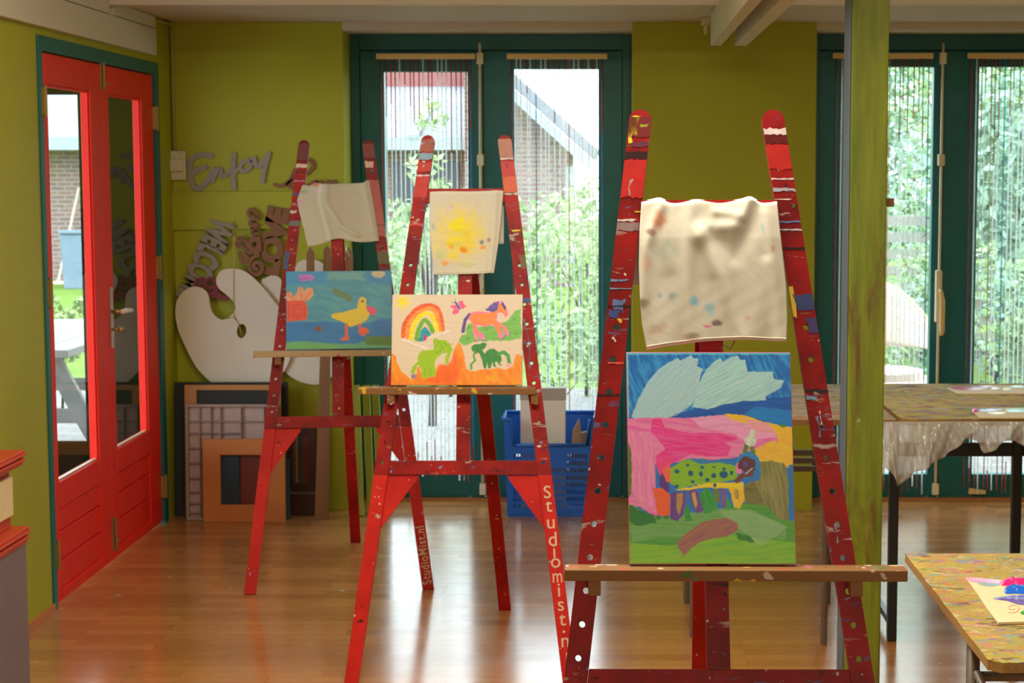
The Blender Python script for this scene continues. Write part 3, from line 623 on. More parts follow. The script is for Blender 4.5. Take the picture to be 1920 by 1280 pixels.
def canvas(es, name, label, corners, paint, side, group=None):
    """stretched canvas standing on the rest and leaning on the uprights; corners in photo pixels (x0,x1 at the foot, y top)"""
    x0, x1, yt = corners; t0, t1 = .0125, .030
    zb = es.zt + .0005 - t1 * es.sp_ * 0
    zb = es.zt + .001 - t0 * es.sp_ + 0.0
    u0 = es.flat(x0, 900, t1)[0]; u1 = es.flat(x1, 900, t1)[0]
    # use the height of the rest for the sideways reading
    def atz(px, z):
        lo = -1.5; hi = 1.5
        for _ in range(40):
            mid = (lo + hi) / 2; w = es.W(es.P(mid, z, t1)); zc = w.y * CT - (w.z - H) * ST; X = PX + F * w.x / zc
            if X < px: lo = mid
            else: hi = mid
        return lo
    u0, u1 = atz(x0, zb), atz(x1, zb); um = (x0 + x1) / 2; zt = es.flat(um, yt, t1)[1]
    e = empty(name, es.W(es.P((u0 + u1) / 2, zb, t0)), es.yaw, label, 'painting', group)
    o = es.P((u0 + u1) / 2, zb, t0)
    fn = lambda u, z, t: es.P(u, z, t) - o
    b = MB().prism([[(u0, zb), (u1, zb), (u1, zt), (u0, zt)]], t0, t1, fn); b.build('canvas', side, e, bevel=.0012)
    paint.mesh('painted_picture', M['painting'], lambda a, v, h: fn(u0 + .0008 + (u1 - u0 - .0016) * a, zt - .0008 - (zt - zb - .0016) * v, t1 + .0006 + h), e)
    return e, (u0, u1, zb, zt)

e1 = Easel(-1.038, 6.78, math.radians(7.0), 'red easel nearest the wall signs, holding the blue duck painting', zt=.92, tray=(-.325, .245), foot=(.045, .92), traymat='tray_pale', sp=(.341, .124))
e2 = Easel(-.467, 5.53, 0.0, 'middle red easel, holding the rainbow and horse painting, with letters down its right leg', zt=.927, tray=(-.335, .235), foot=(.085, .96), ztop=1.735, zbar=.69, sp=(.3465, .124))
e3 = Easel(.223, 3.21, math.radians(-.6), 'large red easel nearest the viewer, holding the spotted animal painting', zt=.862, tray=(-.308, .347), foot=(-.012, .97, -.004), sp=(.361, .130), skew=-.030)

side_pink = simple('canvas_edge_magenta', alb(225, 40, 120), .5); side_white = simple('canvas_edge_white', alb(215, 200, 175), .6)
side_blue = simple('canvas_edge_blue', alb(90, 160, 190), .6)
cv3, r3 = canvas(e3, 'painted_canvas', 'upright painting of a green spotted animal below a pale blue cloud', (1180, 1493, 660), paint_dog(), side_pink, 'children\'s canvas paintings')
cv2, r2 = canvas(e2, 'painted_canvas', 'white canvas painted with rainbow, orange horse and two green creatures', (733, 979, 552), paint_rainbow(), side_white, 'children\'s canvas paintings')
cv1, r1 = canvas(e1, 'painted_canvas', 'turquoise canvas painted with a yellow duck', (537, 736, 508), paint_duck(), side_blue, 'children\'s canvas paintings')

# dried acrylic smeared across the uprights
DP = {}
def daub(es, sg, z0, z1, col, a=0.0, b=1.0, n=7, seed=0):
    R = random.Random(seed * 31 + int(z0 * 997)); HW = .0222; t = .0101
    def X(k, z): return es.uc(z) * sg - HW + 2 * HW * k
    z1 = min(z1, es.ztop - .014); J = min(.3 * (z1 - z0), .0022); top = [(X(a + (b - a) * i / n, z1), z1 + R.uniform(-J, J)) for i in range(n + 1)]
    bot = [(X(a + (b - a) * i / n, z0), z0 + R.uniform(-J, J)) for i in range(n, -1, -1)]
    if a > 0 : bot[-1] = (bot[-1][0] + R.uniform(0, .004), (z0 + z1) / 2 - .001)
    if b < 1 : bot[0] = (bot[0][0] - R.uniform(0, .006), (z0 + z1) / 2)
    key = len(DP); DP.setdefault(key, (es, sg, col, MB()))[3].prism([top + bot], t, t + .0005, es.P)
WH, BL, YE, DK, GR, OR, CY, LR = (215, 195, 185), (60, 75, 130), (220, 190, 50), (45, 10, 15), (70, 110, 60), (200, 95, 45), (120, 165, 185), (185, 30, 24)
for args in (
    (e3, -1, 1.685, 1.735, (110, 25, 30)), (e3, -1, 1.665, 1.675, (95, 40, 55), .2, 1), (e3, -1, 1.69, 1.728, YE, .1, .5), (e3, -1, 1.672, 1.700, YE, .05, .35), (e3, -1, 1.705, 1.71, (190, 200, 60), .5, .9), (e3, -1, 1.640, 1.655, DK), (e3, -1, 1.565, 1.64, LR), (e3, -1, 1.50, 1.515, (150, 120, 115)), (e3, -1, 1.535, 1.538, YE, .7, 1), (e3, -1, 1.518, 1.522, WH, .0, .8),
    (e3, -1, 1.57, 1.60, WH, .35, .5), (e3, -1, 1.385, 1.387, CY), (e3, -1, 1.40, 1.404, (110, 130, 160), 0, .8), (e3, -1, 1.33, 1.345, BL, .1, .6), (e3, -1, 1.345, 1.365, (95, 110, 150), .2, .8), (e3, -1, 1.35, 1.353, DK), (e3, -1, 1.178, 1.182, DK), (e3, -1, 1.24, 1.243, (220, 90, 80), .3, 1),
    (e3, 1, 1.69, 1.702, WH), (e3, 1, 1.672, 1.688, (95, 10, 15)), (e3, 1, 1.60, 1.603, WH), (e3, 1, 1.577, 1.583, (170, 165, 175)), (e3, 1, 1.56, 1.562, WH, 0, .8), (e3, 1, 1.545, 1.552, GR, .7, .95), (e3, 1, 1.62, 1.67, LR), (e3, 1, 1.50, 1.503, (190, 190, 190)), (e3, 1, 1.515, 1.519, (100, 110, 150)), (e3, 1, 1.463, 1.467, DK), (e3, 1, 1.345, 1.375, (55, 65, 110), .1, 1), (e3, 1, 1.33, 1.39, YE, .0, .18), (e3, 1, 1.30, 1.33, (70, 55, 100), .5, 1), (e3, 1, 1.186, 1.192, DK), (e3, 1, 1.172, 1.178, CY, 0, .5), (e3, 1, 1.10, 1.14, (130, 135, 165), .25, .4), (e3, 1, .90, .935, CY, .3, .42), (e3, 1, 1.125, 1.15, (215, 200, 195), .45, .55),
    (e2, -1, 1.68, 1.725, (150, 70, 55)), (e2, -1, 1.705, 1.71, WH), (e2, -1, 1.655, 1.675, (120, 150, 165)), (e2, -1, 1.60, 1.605, WH), (e2, -1, 1.615, 1.645, LR), (e2, -1, 1.53, 1.60, LR), (e2, -1, 1.63, 1.65, WH, .3, .55), (e2, -1, 1.18, 1.20, BL), (e2, -1, 1.44, 1.446, (210, 60, 60)),
    (e2, 1, 1.66, 1.728, (170, 110, 90)), (e2, 1, 1.655, 1.661, WH), (e2, 1, 1.60, 1.65, LR), (e2, 1, 1.625, 1.64, (220, 110, 130), .3, .6), (e2, 1, 1.545, 1.60, (205, 80, 40)), (e2, 1, 1.54, 1.547, (190, 190, 170)), (e2, 1, 1.19, 1.205, BL), (e2, 1, 1.42, 1.425, YE, .2, .9), (e2, 1, 1.30, 1.345, (110, 75, 40), .5, 1), (e2, 1, .98, 1.14, (130, 110, 125), .25, .4),
    (e1, -1, 1.66, 1.73, (110, 25, 25)), (e1, -1, 1.63, 1.645, (225, 190, 170)), (e1, -1, 1.61, 1.614, DK), (e1, -1, 1.575, 1.58, (190, 120, 150)), (e1, -1, 1.52, 1.53, BL, .0, .6), (e1, -1, 1.40, 1.42, (110, 110, 90)), (e1, -1, 1.45, 1.46, WH, 0, .6), (e1, -1, 1.23, 1.30, BL, 0, .45),
    (e1, 1, 1.67, 1.73, (130, 40, 35)), (e1, 1, 1.63, 1.655, (225, 185, 160), 0, .8), (e1, 1, 1.61, 1.617, (90, 15, 20)), (e1, 1, 1.36, 1.58, (190, 85, 75)), (e1, 1, 1.40, 1.404, (150, 140, 150)), (e1, 1, 1.25, 1.30, (100, 85, 45)), (e1, 1, 1.22, 1.235, (90, 30, 60))):
    daub(*args[:5], *(args[5:] if len(args) > 5 else ()), seed=len(DP) + 3)
pmats = {}
for es, sg, col, mb in DP.values():
    if col not in pmats: pmats[col] = simple('dried_paint_%d_%d_%d' % col, alb(*col, .8), .45, var=.25, scale=40, bump=.3)
    mb.build('dried_paint', pmats[col], es.__dict__['up%d' % sg])

# brushed lettering down two legs
def glyphs(txt, size, off=0.0):
    cu = bpy.data.curves.new('t', 'FONT'); cu.body = txt; cu.size = size; cu.extrude = .0003; cu.offset = off; cu.align_x = 'CENTER'
    ob = bpy.data.objects.new('t', cu); C.objects.link(ob); bpy.context.view_layer.update()
    me = bpy.data.meshes.new_from_object(ob.evaluated_get(bpy.context.evaluated_depsgraph_get()))
    vs = [v.co.copy() for v in me.vertices]; fs = [tuple(p.vertices) for p in me.polygons]
    bpy.data.objects.remove(ob); bpy.data.curves.remove(cu); bpy.data.meshes.remove(me); return vs, fs
txt = 'Studiomist.nl'; ys = [922, 949, 982, 1010, 1033, 1055, 1083, 1106, 1136, 1162, 1184, 1204, 1236]
t = .0112; lean = math.atan((e2.w0 - e2.w1) / e2.ztop)
for ch, py in zip(txt, ys):
    z = e2.flat(1040, py, t)[1]; u = e2.uc(z) + .001
    vs, fs = glyphs(ch, .056 if ch == 'S' else .062, .0002); hh = (min(v.y for v in vs) + max(v.y for v in vs)) / 2; c, q = math.cos(lean * .4), math.sin(lean * .4)
    hx = max(abs(v.x) for v in vs); kx = min(1.0, .0150 / hx)
    MB().add([e2.P(u + v.x * kx * c - (v.y - hh) * q, z + v.x * kx * q + (v.y - hh) * c, t + v.z) for v in vs], fs).build('painted_letter', M['lettering'], e2.__dict__['leg1'], fix=False)
txt = 'StudioMist.nl'; adv = [0]
wd = {'S': .62, 't': .36, 'u': .56, 'd': .60, 'i': .28, 'o': .60, 'M': .84, 's': .50, '.': .28, 'n': .56, 'l': .28}
tot = sum(wd[c] for c in txt); z0 = e1.flat(800, 1097, t)[1]; z1 = e1.flat(788, 985, t)[1]; cur = 0
for ch in txt:
    vs, fs = glyphs(ch, .048, .0006); zz = z0 + (z1 - z0) * (cur + wd[ch] / 2) / tot; cur += wd[ch]; k = (z1 - z0) / tot / .048
    MB().add([e1.P(e1.uc(zz) - (v.y - .015), zz + v.x * k - (v.y - .015) * .13, t + v.z) for v in vs], fs).build('painted_letter', M['lettering'], e1.__dict__['leg1'], fix=False)

# ------------------------------------------------------------ paint rags hung over the upper crossbars
def cloth(es, label, Lp, Rp, topbump, disp, stains, nx, ny, zbar=1.562, flap=.16, edge=None):
    """Lp/Rp: (x, y) photo pixels down the left / right edge, first pair on the crossbar"""
    Lf = [es.flat(a, b, .02) for a, b in Lp]; Rf = [es.flat(a, b, .02) for a, b in Rp]
    def samp(P, v):
        k = v * (len(P) - 1); i = min(int(k), len(P) - 2); f = k - i; return P[i][0] * (1 - f) + P[i + 1][0] * f, P[i][1] * (1 - f) + P[i + 1][1] * f
    nb = int(ny * .25); vs = []; NY = ny + nb
    p = Paint(0, -nb / ny, 1, 1, nx, NY, alb(205, 184, 152), .006)
    p.lay(np.ones((NY, nx)), (200, 190, 166), var=.03, streak=(50, 50))
    for st in stains:
        x, y, rx, ry, col, op = st
        d = np.hypot((p.X - x + .02 * vnoise(p.X, p.Y, .05, .05, 3)) / rx, (p.Y - y + .02 * vnoise(p.X, p.Y, .05, .05, 8)) / ry) * (1 + .35 * vnoise(p.X, p.Y, .04, .04, int(x * 999) % 97))
        p.k += 1; mk = np.clip((1.15 - d) * 1.6, 0, 1) * op * (1 if rx < .1 else np.clip(.75 + .9 * vnoise(p.X, p.Y, .09, .09, 31), 0, 1)); p.lay(mk, col, var=.1)
    base = es.W(es.P(0, 1.3, 0)); e = empty('paint_rag', base, es.yaw, label, 'rag', 'paint rags over the easel crossbars'); o = es.P(0, 1.3, 0)
    co = []
    for j in range(NY):
        for i in range(nx):
            u = i / (nx - 1); v = (j - nb) / ny
            if v >= 0:
                a, z1 = samp(Lf, v * ny / (ny - 1) if v < 1 else 1); b, z2 = samp(Rf, min(1, v * ny / (ny - 1)))
                x = a * (1 - u) + b * u; z = z1 * (1 - u) + z2 * u
                if edge: z += edge(u) * v
                z += topbump(u) * max(0, 1 - v * 7); r = min(1, v / .03)
                t = .0125 + .004 * r + disp(u, v)
                if v < .02: t *= .3 + .7 * v / .02
                co.append(es.P(x, z, t) - o)
            else:
                a, z1 = Lf[0]; b, z2 = Rf[0]; q = -v / (nb / ny); x = a * (1 - u) + b * u; z = z1 * (1 - u) + z2 * u + topbump(u) * max(0, 1 - q * 2)
                co.append(es.P(x + (es.__dict__.get('skew', 0)) * q, z - q * flap - .0, -.0125 - .004 * min(1, q * 6)) - o)
    fs = [(j * nx + i, (j + 1) * nx + i, (j + 1) * nx + i + 1, j * nx + i + 1) for j in range(NY - 1) for i in range(nx - 1)]
    me = bpy.data.meshes.new('cloth'); me.from_pydata([tuple(c) for c in co], [], fs); me.materials.append(M['cloth'])
    at = me.color_attributes.new('Col', 'FLOAT_COLOR', 'POINT'); at.data.foreach_set('color', np.concatenate([p.c.reshape(-1, 3), np.ones((nx * NY, 1))], 1).ravel())
    me.polygons.foreach_set('use_smooth', [True] * len(me.polygons)); ob = bpy.data.objects.new('cloth', me); C.objects.link(ob); ob.parent = e
    so = ob.modifiers.new('thickness', 'SOLIDIFY'); so.thickness = .0014; so.offset = 0
    hm = MB(); hm.tube([co[(NY - 4) * nx + i] + Vector((0, -.0012, 0)) for i in range(nx)], .0009, 5); hm.build('hem', M['hem'], e, True)
    return e
M['hem'] = simple('cotton_hem_thread', alb(225, 205, 170), .8)
def ridge(u, v, pts, w, amp):
    best = 9; 
    for (a, b), (c, d) in zip(pts[:-1], pts[1:]):
        dx, dy = c - a, d - b; L = dx * dx + dy * dy; t = max(0, min(1, ((u - a) * dx + (v - b) * dy) / L)); best = min(best, math.hypot(u - a - t * dx, v - b - t * dy))
    return amp * math.exp(-(best / w) ** 2)
def d3(u, v):
    s = 0
    s += ridge(u, v, [(.80, 0), (.70, .18), (.50, .2), (.42, .25)], .05, .012) + ridge(u, v, [(.80, 0), (.78, .2), (.66, .36), (.52, .22)], .06, -.010)
    s += ridge(u, v, [(.36, .05), (.34, .4), (.33, .9)], .05, .009) + ridge(u, v, [(.42, .2), (.55, .5), (.68, .95)], .05, .008) + ridge(u, v, [(.9, .1), (.93, .5), (.95, 1)], .05, .007)
    s += ridge(u, v, [(.15, .05), (.05, .3), (.02, .6)], .035, .010) + ridge(u, v, [(.85, .05), (.88, .35)], .04, -.008) + ridge(u, v, [(.5, .55), (.5, 1)], .06, -.005)
    s += ridge(u, v, [(.55, .08), (.75, .12), (.82, .0)], .04, .008) + .0025 * math.sin(u * 21 + v * 5) * (.3 + v) + ridge(u, v, [(.2, .5), (.24, 1)], .07, -.006)
    s2 = .00022 * math.sin(u * 37 + v * 11 + 3 * math.sin(v * 9)) * math.sin(v * 19 - u * 8) + .00008 * math.sin(u * 83 - v * 31) * math.sin(v * 57)
    return max(-.002, .48 * s + s2 + .007 * min(1, v * 4))
cloth(e3, 'large crumpled cream rag with faint blue and pink stains over the nearest easel',
      [(1203, 374), (1199, 430), (1198, 500), (1200, 560), (1204, 610), (1213, 656)], [(1457, 373), (1462, 430), (1469, 490), (1474, 540), (1476, 600), (1474, 641)],
      lambda u: .007 * math.exp(-((u - .81) / .05) ** 2) + .005 * math.exp(-((u - .14) / .05) ** 2) + .003 * math.sin(u * 19), d3,
      [(.14, .14, .05, .07, (190, 110, 60), .7), (.08, .22, .035, .03, (120, 60, 60), .7), (.2, .32, .10, .07, (130, 150, 130), .4), (.22, .62, .03, .03, (110, 150, 150), .6), (.13, .60, .02, .025, (120, 150, 150), .6), (.36, .67, .04, .04, (110, 185, 195), .7), (.47, .74, .05, .05, (110, 180, 190), .6), (.52, .84, .04, .03, (85, 65, 80), .75), (.44, .86, .03, .02, (215, 90, 140), .8), (.72, .8, .02, .02, (220, 120, 160), .6), (.66, .82, .012, .012, (220, 80, 140), .7), (.5, .02, .2, .02, (225, 130, 80), .5), (.88, .2, .02, .04, (120, 180, 180), .5), (.05, .4, .04, .06, (215, 150, 130), .4), (.1, .85, .07, .05, (160, 110, 70), .4), (.93, .33, .02, .02, (180, 90, 80), .5)], 110, 110, edge=lambda u: .010 * math.sin(PI * u))
def d2(u, v): return max(-.001, .002 + .003 * math.sin(u * 4 + v * 3) + ridge(u, v, [(.9, 0), (.93, 1)], .05, .008) + .0015 * math.sin(u * 30) * v)
cloth(e2, 'flat cream rag stained yellow and orange over the middle easel',
      [(806, 357), (805, 400), (807, 450), (810, 485), (813, 515)], [(944, 355), (940, 400), (935, 450), (930, 485), (926, 512)],
      lambda u: .001 * math.sin(u * 9), d2,
      [(.42, .5, .42, .36, (228, 200, 60), .95), (.4, .42, .22, .16, (238, 205, 25), 1.0), (.62, .5, .18, .22, (215, 190, 90), .6), (.5, .64, .06, .05, (230, 130, 40), .8), (.3, .6, .05, .04, (235, 140, 50), .6), (.2, .82, .07, .05, (235, 150, 40), .8), (.75, .52, .04, .03, (70, 80, 110), .8), (.86, .5, .03, .03, (90, 100, 140), .7), (.78, .6, .05, .03, (225, 120, 50), .7), (.3, .18, .03, .03, (220, 130, 160), .5), (.05, .38, .03, .03, (120, 170, 170), .6), (.15, .7, .10, .08, (170, 190, 80), .5), (.65, .15, .03, .02, (210, 160, 150), .5), (.55, .85, .15, .05, (160, 180, 90), .4), (.45, .62, .02, .03, (210, 60, 30), .6)], 70, 70, flap=.17)
def d1(u, v): return max(-.001, ridge(u, v, [(.36, 0), (.38, .4), (.5, .75), (.7, .85)], .05, .014) + ridge(u, v, [(.30, 0), (.33, 1)], .035, .010) + ridge(u, v, [(.27, .2), (.28, 1)], .04, -.004) + ridge(u, v, [(.92, 0), (.95, 1)], .04, .008) + ridge(u, v, [(.4, .18), (.85, .19)], .03, .004) + .003)
cloth(e1, 'short cream rag with an orange spot over the easel by the wall',
      [(568, 345), (557, 375), (562, 400), (570, 430), (577, 462)], [(692, 341), (698, 370), (703, 400), (708, 430), (711, 452)],
      lambda u: .008 * math.exp(-((u - .2) / .06) ** 2) - .006 * math.exp(-((u - .1) / .04) ** 2) + .012 * math.exp(-((u - .98) / .04) ** 2), d1,
      [(.2, .03, .05, .035, (215, 110, 60), .9), (.06, .12, .07, .03, (120, 170, 150), .7), (.03, .3, .04, .05, (225, 150, 180), .7), (.27, .12, .08, .06, (220, 185, 190), .5), (.85, .92, .08, .04, (190, 195, 150), .5)], 60, 60, flap=.07,
      edge=lambda u: .022 * math.exp(-((u - .42) / .2) ** 2))
# ------------------------------------------------------------ room shell
XL, YB, YW, XR, YF = -2.05, 8.45, 8.72, 4.4, -2.2
ZC1, ZC2, ZC3 = 2.312, 2.275, 2.74
def struct(name, mb, m, parent=None, **k):
    o = mb.build(name, m, parent, **k)
    if parent is None: tag(o, kind='structure')
    return o
ydn, ydl, ydm, ydr, ydf = [onX(x, 640, XL)[1] for x in (84, 91, 205, 299, 306)]
zdt = onX(78, 95, XL)[2]; zdf = onX(75, 66, XL)[2]
struct('floor', MB().box(XL - .1, XR, YF, YW + .06, -.05, 0), M['floor'])
struct('wall_left', MB().box(XL - .05, XL, YF, ydn, 0, ZC3).box(XL - .05, XL, ydf, YB + .3, 0, ZC3).box(XL - .05, XL, ydn, ydf, zdf, ZC3), M['green'])
xa = onY(648, 500, YB)[0]; xb = onY(1185, 500, YB)[0]; xc = onY(1527, 500, YB)[0]; xd = xc + (xb - xa)
struct('wall_back', MB().box(XL, xa, YB, YB + .34, 0, ZC1 - .001), M['green'])
struct('wall_middle', MB().box(xb, xc, YB, YB + .34, 0, ZC1 - .001), M['green'])
struct('wall_far_right', MB().box(xd, XR, YB, YB + .34, 0, ZC1 - .001), M['green'])
struct('wall_right', MB().box(XR, XR + .15, YF, YB + .3, 0, ZC3), M['green'])
struct('wall_rear', MB().box(XL - .16, XR + .15, YF - .15, YF, 0, ZC3), M['green'])
struct('wall_outside', MB().box(onY(151, 400, 8.5)[0], XL - .0505, 8.5, 8.8, 0, 2.6).box(-6.4, onY(151, 400, 8.5)[0], 8.5, 8.6, -.03, onY(120, 832, 8.5)[2]).box(-6.4, onY(151, 400, 8.5)[0], 8.5, 8.6, onY(120, 176, 8.5)[2], 2.6).box(-4.2, XL - .1605, 4.2, 8.49, 2.45, 2.55).box(XL - .16, XL - .0505, YF, ydn - .01, 0, 2.6).box(XL - .16, XL - .0505, ydf, 8.5, 0, 2.6).box(XL - .16, XL - .0505, ydn - .01, ydf, zdf, 2.6), simple('dark_outer_boarding', (.007, .008, .003), .9, spec=0,  stretch=(1, 1, .1)))  # includes an unseen flat roof slab added to shade the door stiles
struct('ceiling', MB().box(XL - .16, XR + .15, YF - .15, 7.42, ZC3, ZC3 + .12), M['white_ceiling'])
struct('ceiling_low', MB().box(XL, XR, 7.42, YB + .0, ZC1, ZC3 + .12).box(xa, xb, YB, YB + .34, ZC2, ZC3 + .12).box(xc, xd, YB, YB + .34, ZC2, ZC3 + .12).box(xb, xc, YB + .001, YB + .34, ZC1, ZC3 + .12).box(xd, XR, YB + .001, YB + .34, ZC1, ZC3 + .12).box(XL, xa, YB + .001, YB + .34, ZC1, ZC3 + .12), M['white_ceiling'])
struct('trim_1', MB().box(XL + .001, XR, 7.36, 7.419, onY(700, 9, 7.36)[2], ZC3 - .001), M['white_board'])
struct('trim_2', MB().box(XL, XL + .024, YF + .01, 8.10, 2.135, 2.252), M['white_board'], bevel=.002)
struct('trim_3', MB().box(XL, XL + .022, YF + .01, 7.355, 2.256, 2.73).box(XL, XL + .022, 7.425, 8.10, 2.256, ZC1 - .002), M['white_board'], bevel=.002)
struct('trim_4', MB().box(xa, xb, YW - .03, YW + .02, 0.0005, .012).box(xc, xd, YW - .03, YW + .02, 0.0005, .012), M['pine'])
struct('baseboard_left', MB().box(XL + .0005, XL + .012, YF, ydn - .001, .0005, .03), M['oakframe'])
# double ceiling joist with cut ends
for n, (u0, u1) in enumerate(((1332, 1352), (1378, 1400))):
    x0, x1 = onY(u0, 87, 7.95)[0], onY(u1, 87, 7.95)[0]; z = onY(1340, 86, 7.95)[2]
    b = MB().box(x0, x1, YF + .02, 7.355, z, ZC3 - .002).box(x0, x1, 7.36, 7.95, z, ZC1 - .002)
    struct('trim_%d' % (5 + n), MB().box(x0, x1, 2.5, 7.95, z, ZC1 - .004), M['white_board'], bevel=.003)
jx = onY(1326, 20, 8.2)[0]
jb = MB().box(jx - .028, jx + .012, 8.17, 8.22, ZC1 - .035, ZC1 - .001).box(jx - .016, jx, 8.18, 8.21, ZC1 - .075, ZC1 - .036)
tag(jb.build('junction_box', M['switch'], bevel=.003), 'small white cable box on the ceiling beside the paired joists', 'box')

# ------------------------------------------------------------ red glazed doors in the left wall
fr = empty('door_frame', (XL, ydn, 0), kind='structure'); 
def LB(mb, y0, y1, z0, z1, x0, x1): return mb.box(x0, x1, y0, y1, z0, z1)
m = MB()
for a, b in ((ydn, ydl), (ydr, ydf)): m.box(XL - .049, XL + .008, a, b, 0, zdf)
m.box(XL - .049, XL + .008, ydl, ydr, zdt, zdf)
bpy.data.objects.remove(fr); struct('trim_7', m, M['teal'], bevel=.002)
zg0 = onX(150, 888, XL)[2] + .01; zg1 = onX(88, 157, XL)[2]
def leaf(nm, y0, y1, gy0, gy1, hinge_y, hs):
    x1 = XL - .004; x0 = x1 - .042
    e = empty(nm, (x1, (y0 + y1) / 2, 0), kind='structure'); o = e.location; T = Matrix.Translation(-Vector(o))
    def B(a, b, c, d, q=x0, r=x1): return MB().box(q, r, a, b, c, d, T)
    y0 += .003; y1 -= .003; z1 = zdt - .004; zb = .012
    f = MB()
    for a, b, c, d in ((y0, gy0, zb, z1), (gy1, y1, zb, z1), (gy0, gy1, zg1, z1), (gy0, gy1, zb, .05), (gy0, gy1, zg0 - .10, zg0)): f.box(x0, x1, a, b, c, d, T)
    f.build('door_panel_frame', M['red'], e, bevel=.003)
    zz = [.052, .16, .27, zg0 - .101]; g = MB()
    for a, b in zip(zz[:-1], zz[1:]): g.box(x0 + .01, x1 - .006, gy0 + .001, gy1 - .001, a + .004, b - .004, T)
    g.box(x0 + .014, x1 - .016, gy0 + .001, gy1 - .001, .053, zg0 - .102, T)
    g.build('door_boarding', M['red'], e, bevel=.003)
    MB().box(x0 + .018, x0 + .022, gy0 + .001, gy1 - .001, zg0 + .001, zg1 - .001, T).build('glass', M['glass'], e)
    b = MB()
    for a, c, d, h in ((gy0 + .0005, gy0 + .011, zg0 + .0005, zg1 - .0005), (gy1 - .011, gy1 - .0005, zg0 + .0005, zg1 - .0005), (gy0 + .012, gy1 - .012, zg1 - .010, zg1 - .0005)): b.box(x0 + .023, x0 + .032, a, c, d, h, T)
    b.build('glazing_bead', M['red'], e)
    MB().box(x0 + .023, x0 + .030, gy0 + .012, gy1 - .012, zg0 + .0005, zg0 + .007, T).build('glazing_putty', M['switch'], e)
    for z in hs:
        MB().tube([Vector((XL + .014, hinge_y, z - .055)) - o, Vector((XL + .014, hinge_y, z + .055)) - o], .007, 8).box(XL - .003, XL + .010, hinge_y - .022, hinge_y + .022, z - .05, z + .05, T).build('hinge', M['brass'], e)
    return e, T
ll, T = leaf('door_1', ydl, ydm, onX(105, 640, XL)[1], onX(184, 640, XL)[1], ydl, (onX(83, 190, XL)[2], onX(94, 548, XL)[2], onX(110, 1035, XL)[2]))
rl, T2 = leaf('door_2', ydm, ydr, onX(217, 640, XL)[1], onX(278, 640, XL)[1], ydr, (onX(290, 222, XL)[2], onX(300, 500, XL)[2], onX(307, 910, XL)[2]))
yh = ydm + .045; x = XL
zh = onX(212, 583, XL)[2]; zk = onX(212, 617, XL)[2]
MB().box(x - .003, x + .002, yh - .018, yh + .018, zh - .15, zh + .10, T2).build('lock_plate', M['steel'], rl)
hd = MB().tube([T2 @ Vector((x + .002, yh, zh)), T2 @ Vector((x + .04, yh, zh))], .009, 10); hd.build('handle_neck', M['brass'], rl, True)
MB().tube([T2 @ Vector((x + .045, yh - .012, zh)), T2 @ Vector((x + .05, yh + .04, zh + .001)), T2 @ Vector((x + .05, yh + .12, zh - .004))], [.010, .011, .009], 10).build('handle', M['whitecard'], rl, True)
MB().tube([T2 @ Vector((x + .002, yh, zk)), T2 @ Vector((x + .03, yh, zk))], .006, 8).ball(T2 @ Vector((x + .036, yh, zk)), .014, 12, 8).build('knob', M['brass'], rl, True)
zb1 = onX(188, 140, XL)[2]
for z0, z1 in ((zb1 - .06, zb1 + .055), (.05, .19)):
    MB().box(x - .003, x + .001, ydm - .02, ydm + .012, z0, z1, T2).tube([T2 @ Vector((x + .008, ydm - .004, z0 + .005)), T2 @ Vector((x + .008, ydm - .004, z1 - .005))], .005, 8).tube([T2 @ Vector((x + .01, ydm - .004, (z0 + z1) / 2 - .03)), T2 @ Vector((x + .012, ydm + .03, (z0 + z1) / 2 - .03))], .005, 8).build('bolt', M['brass'], rl)

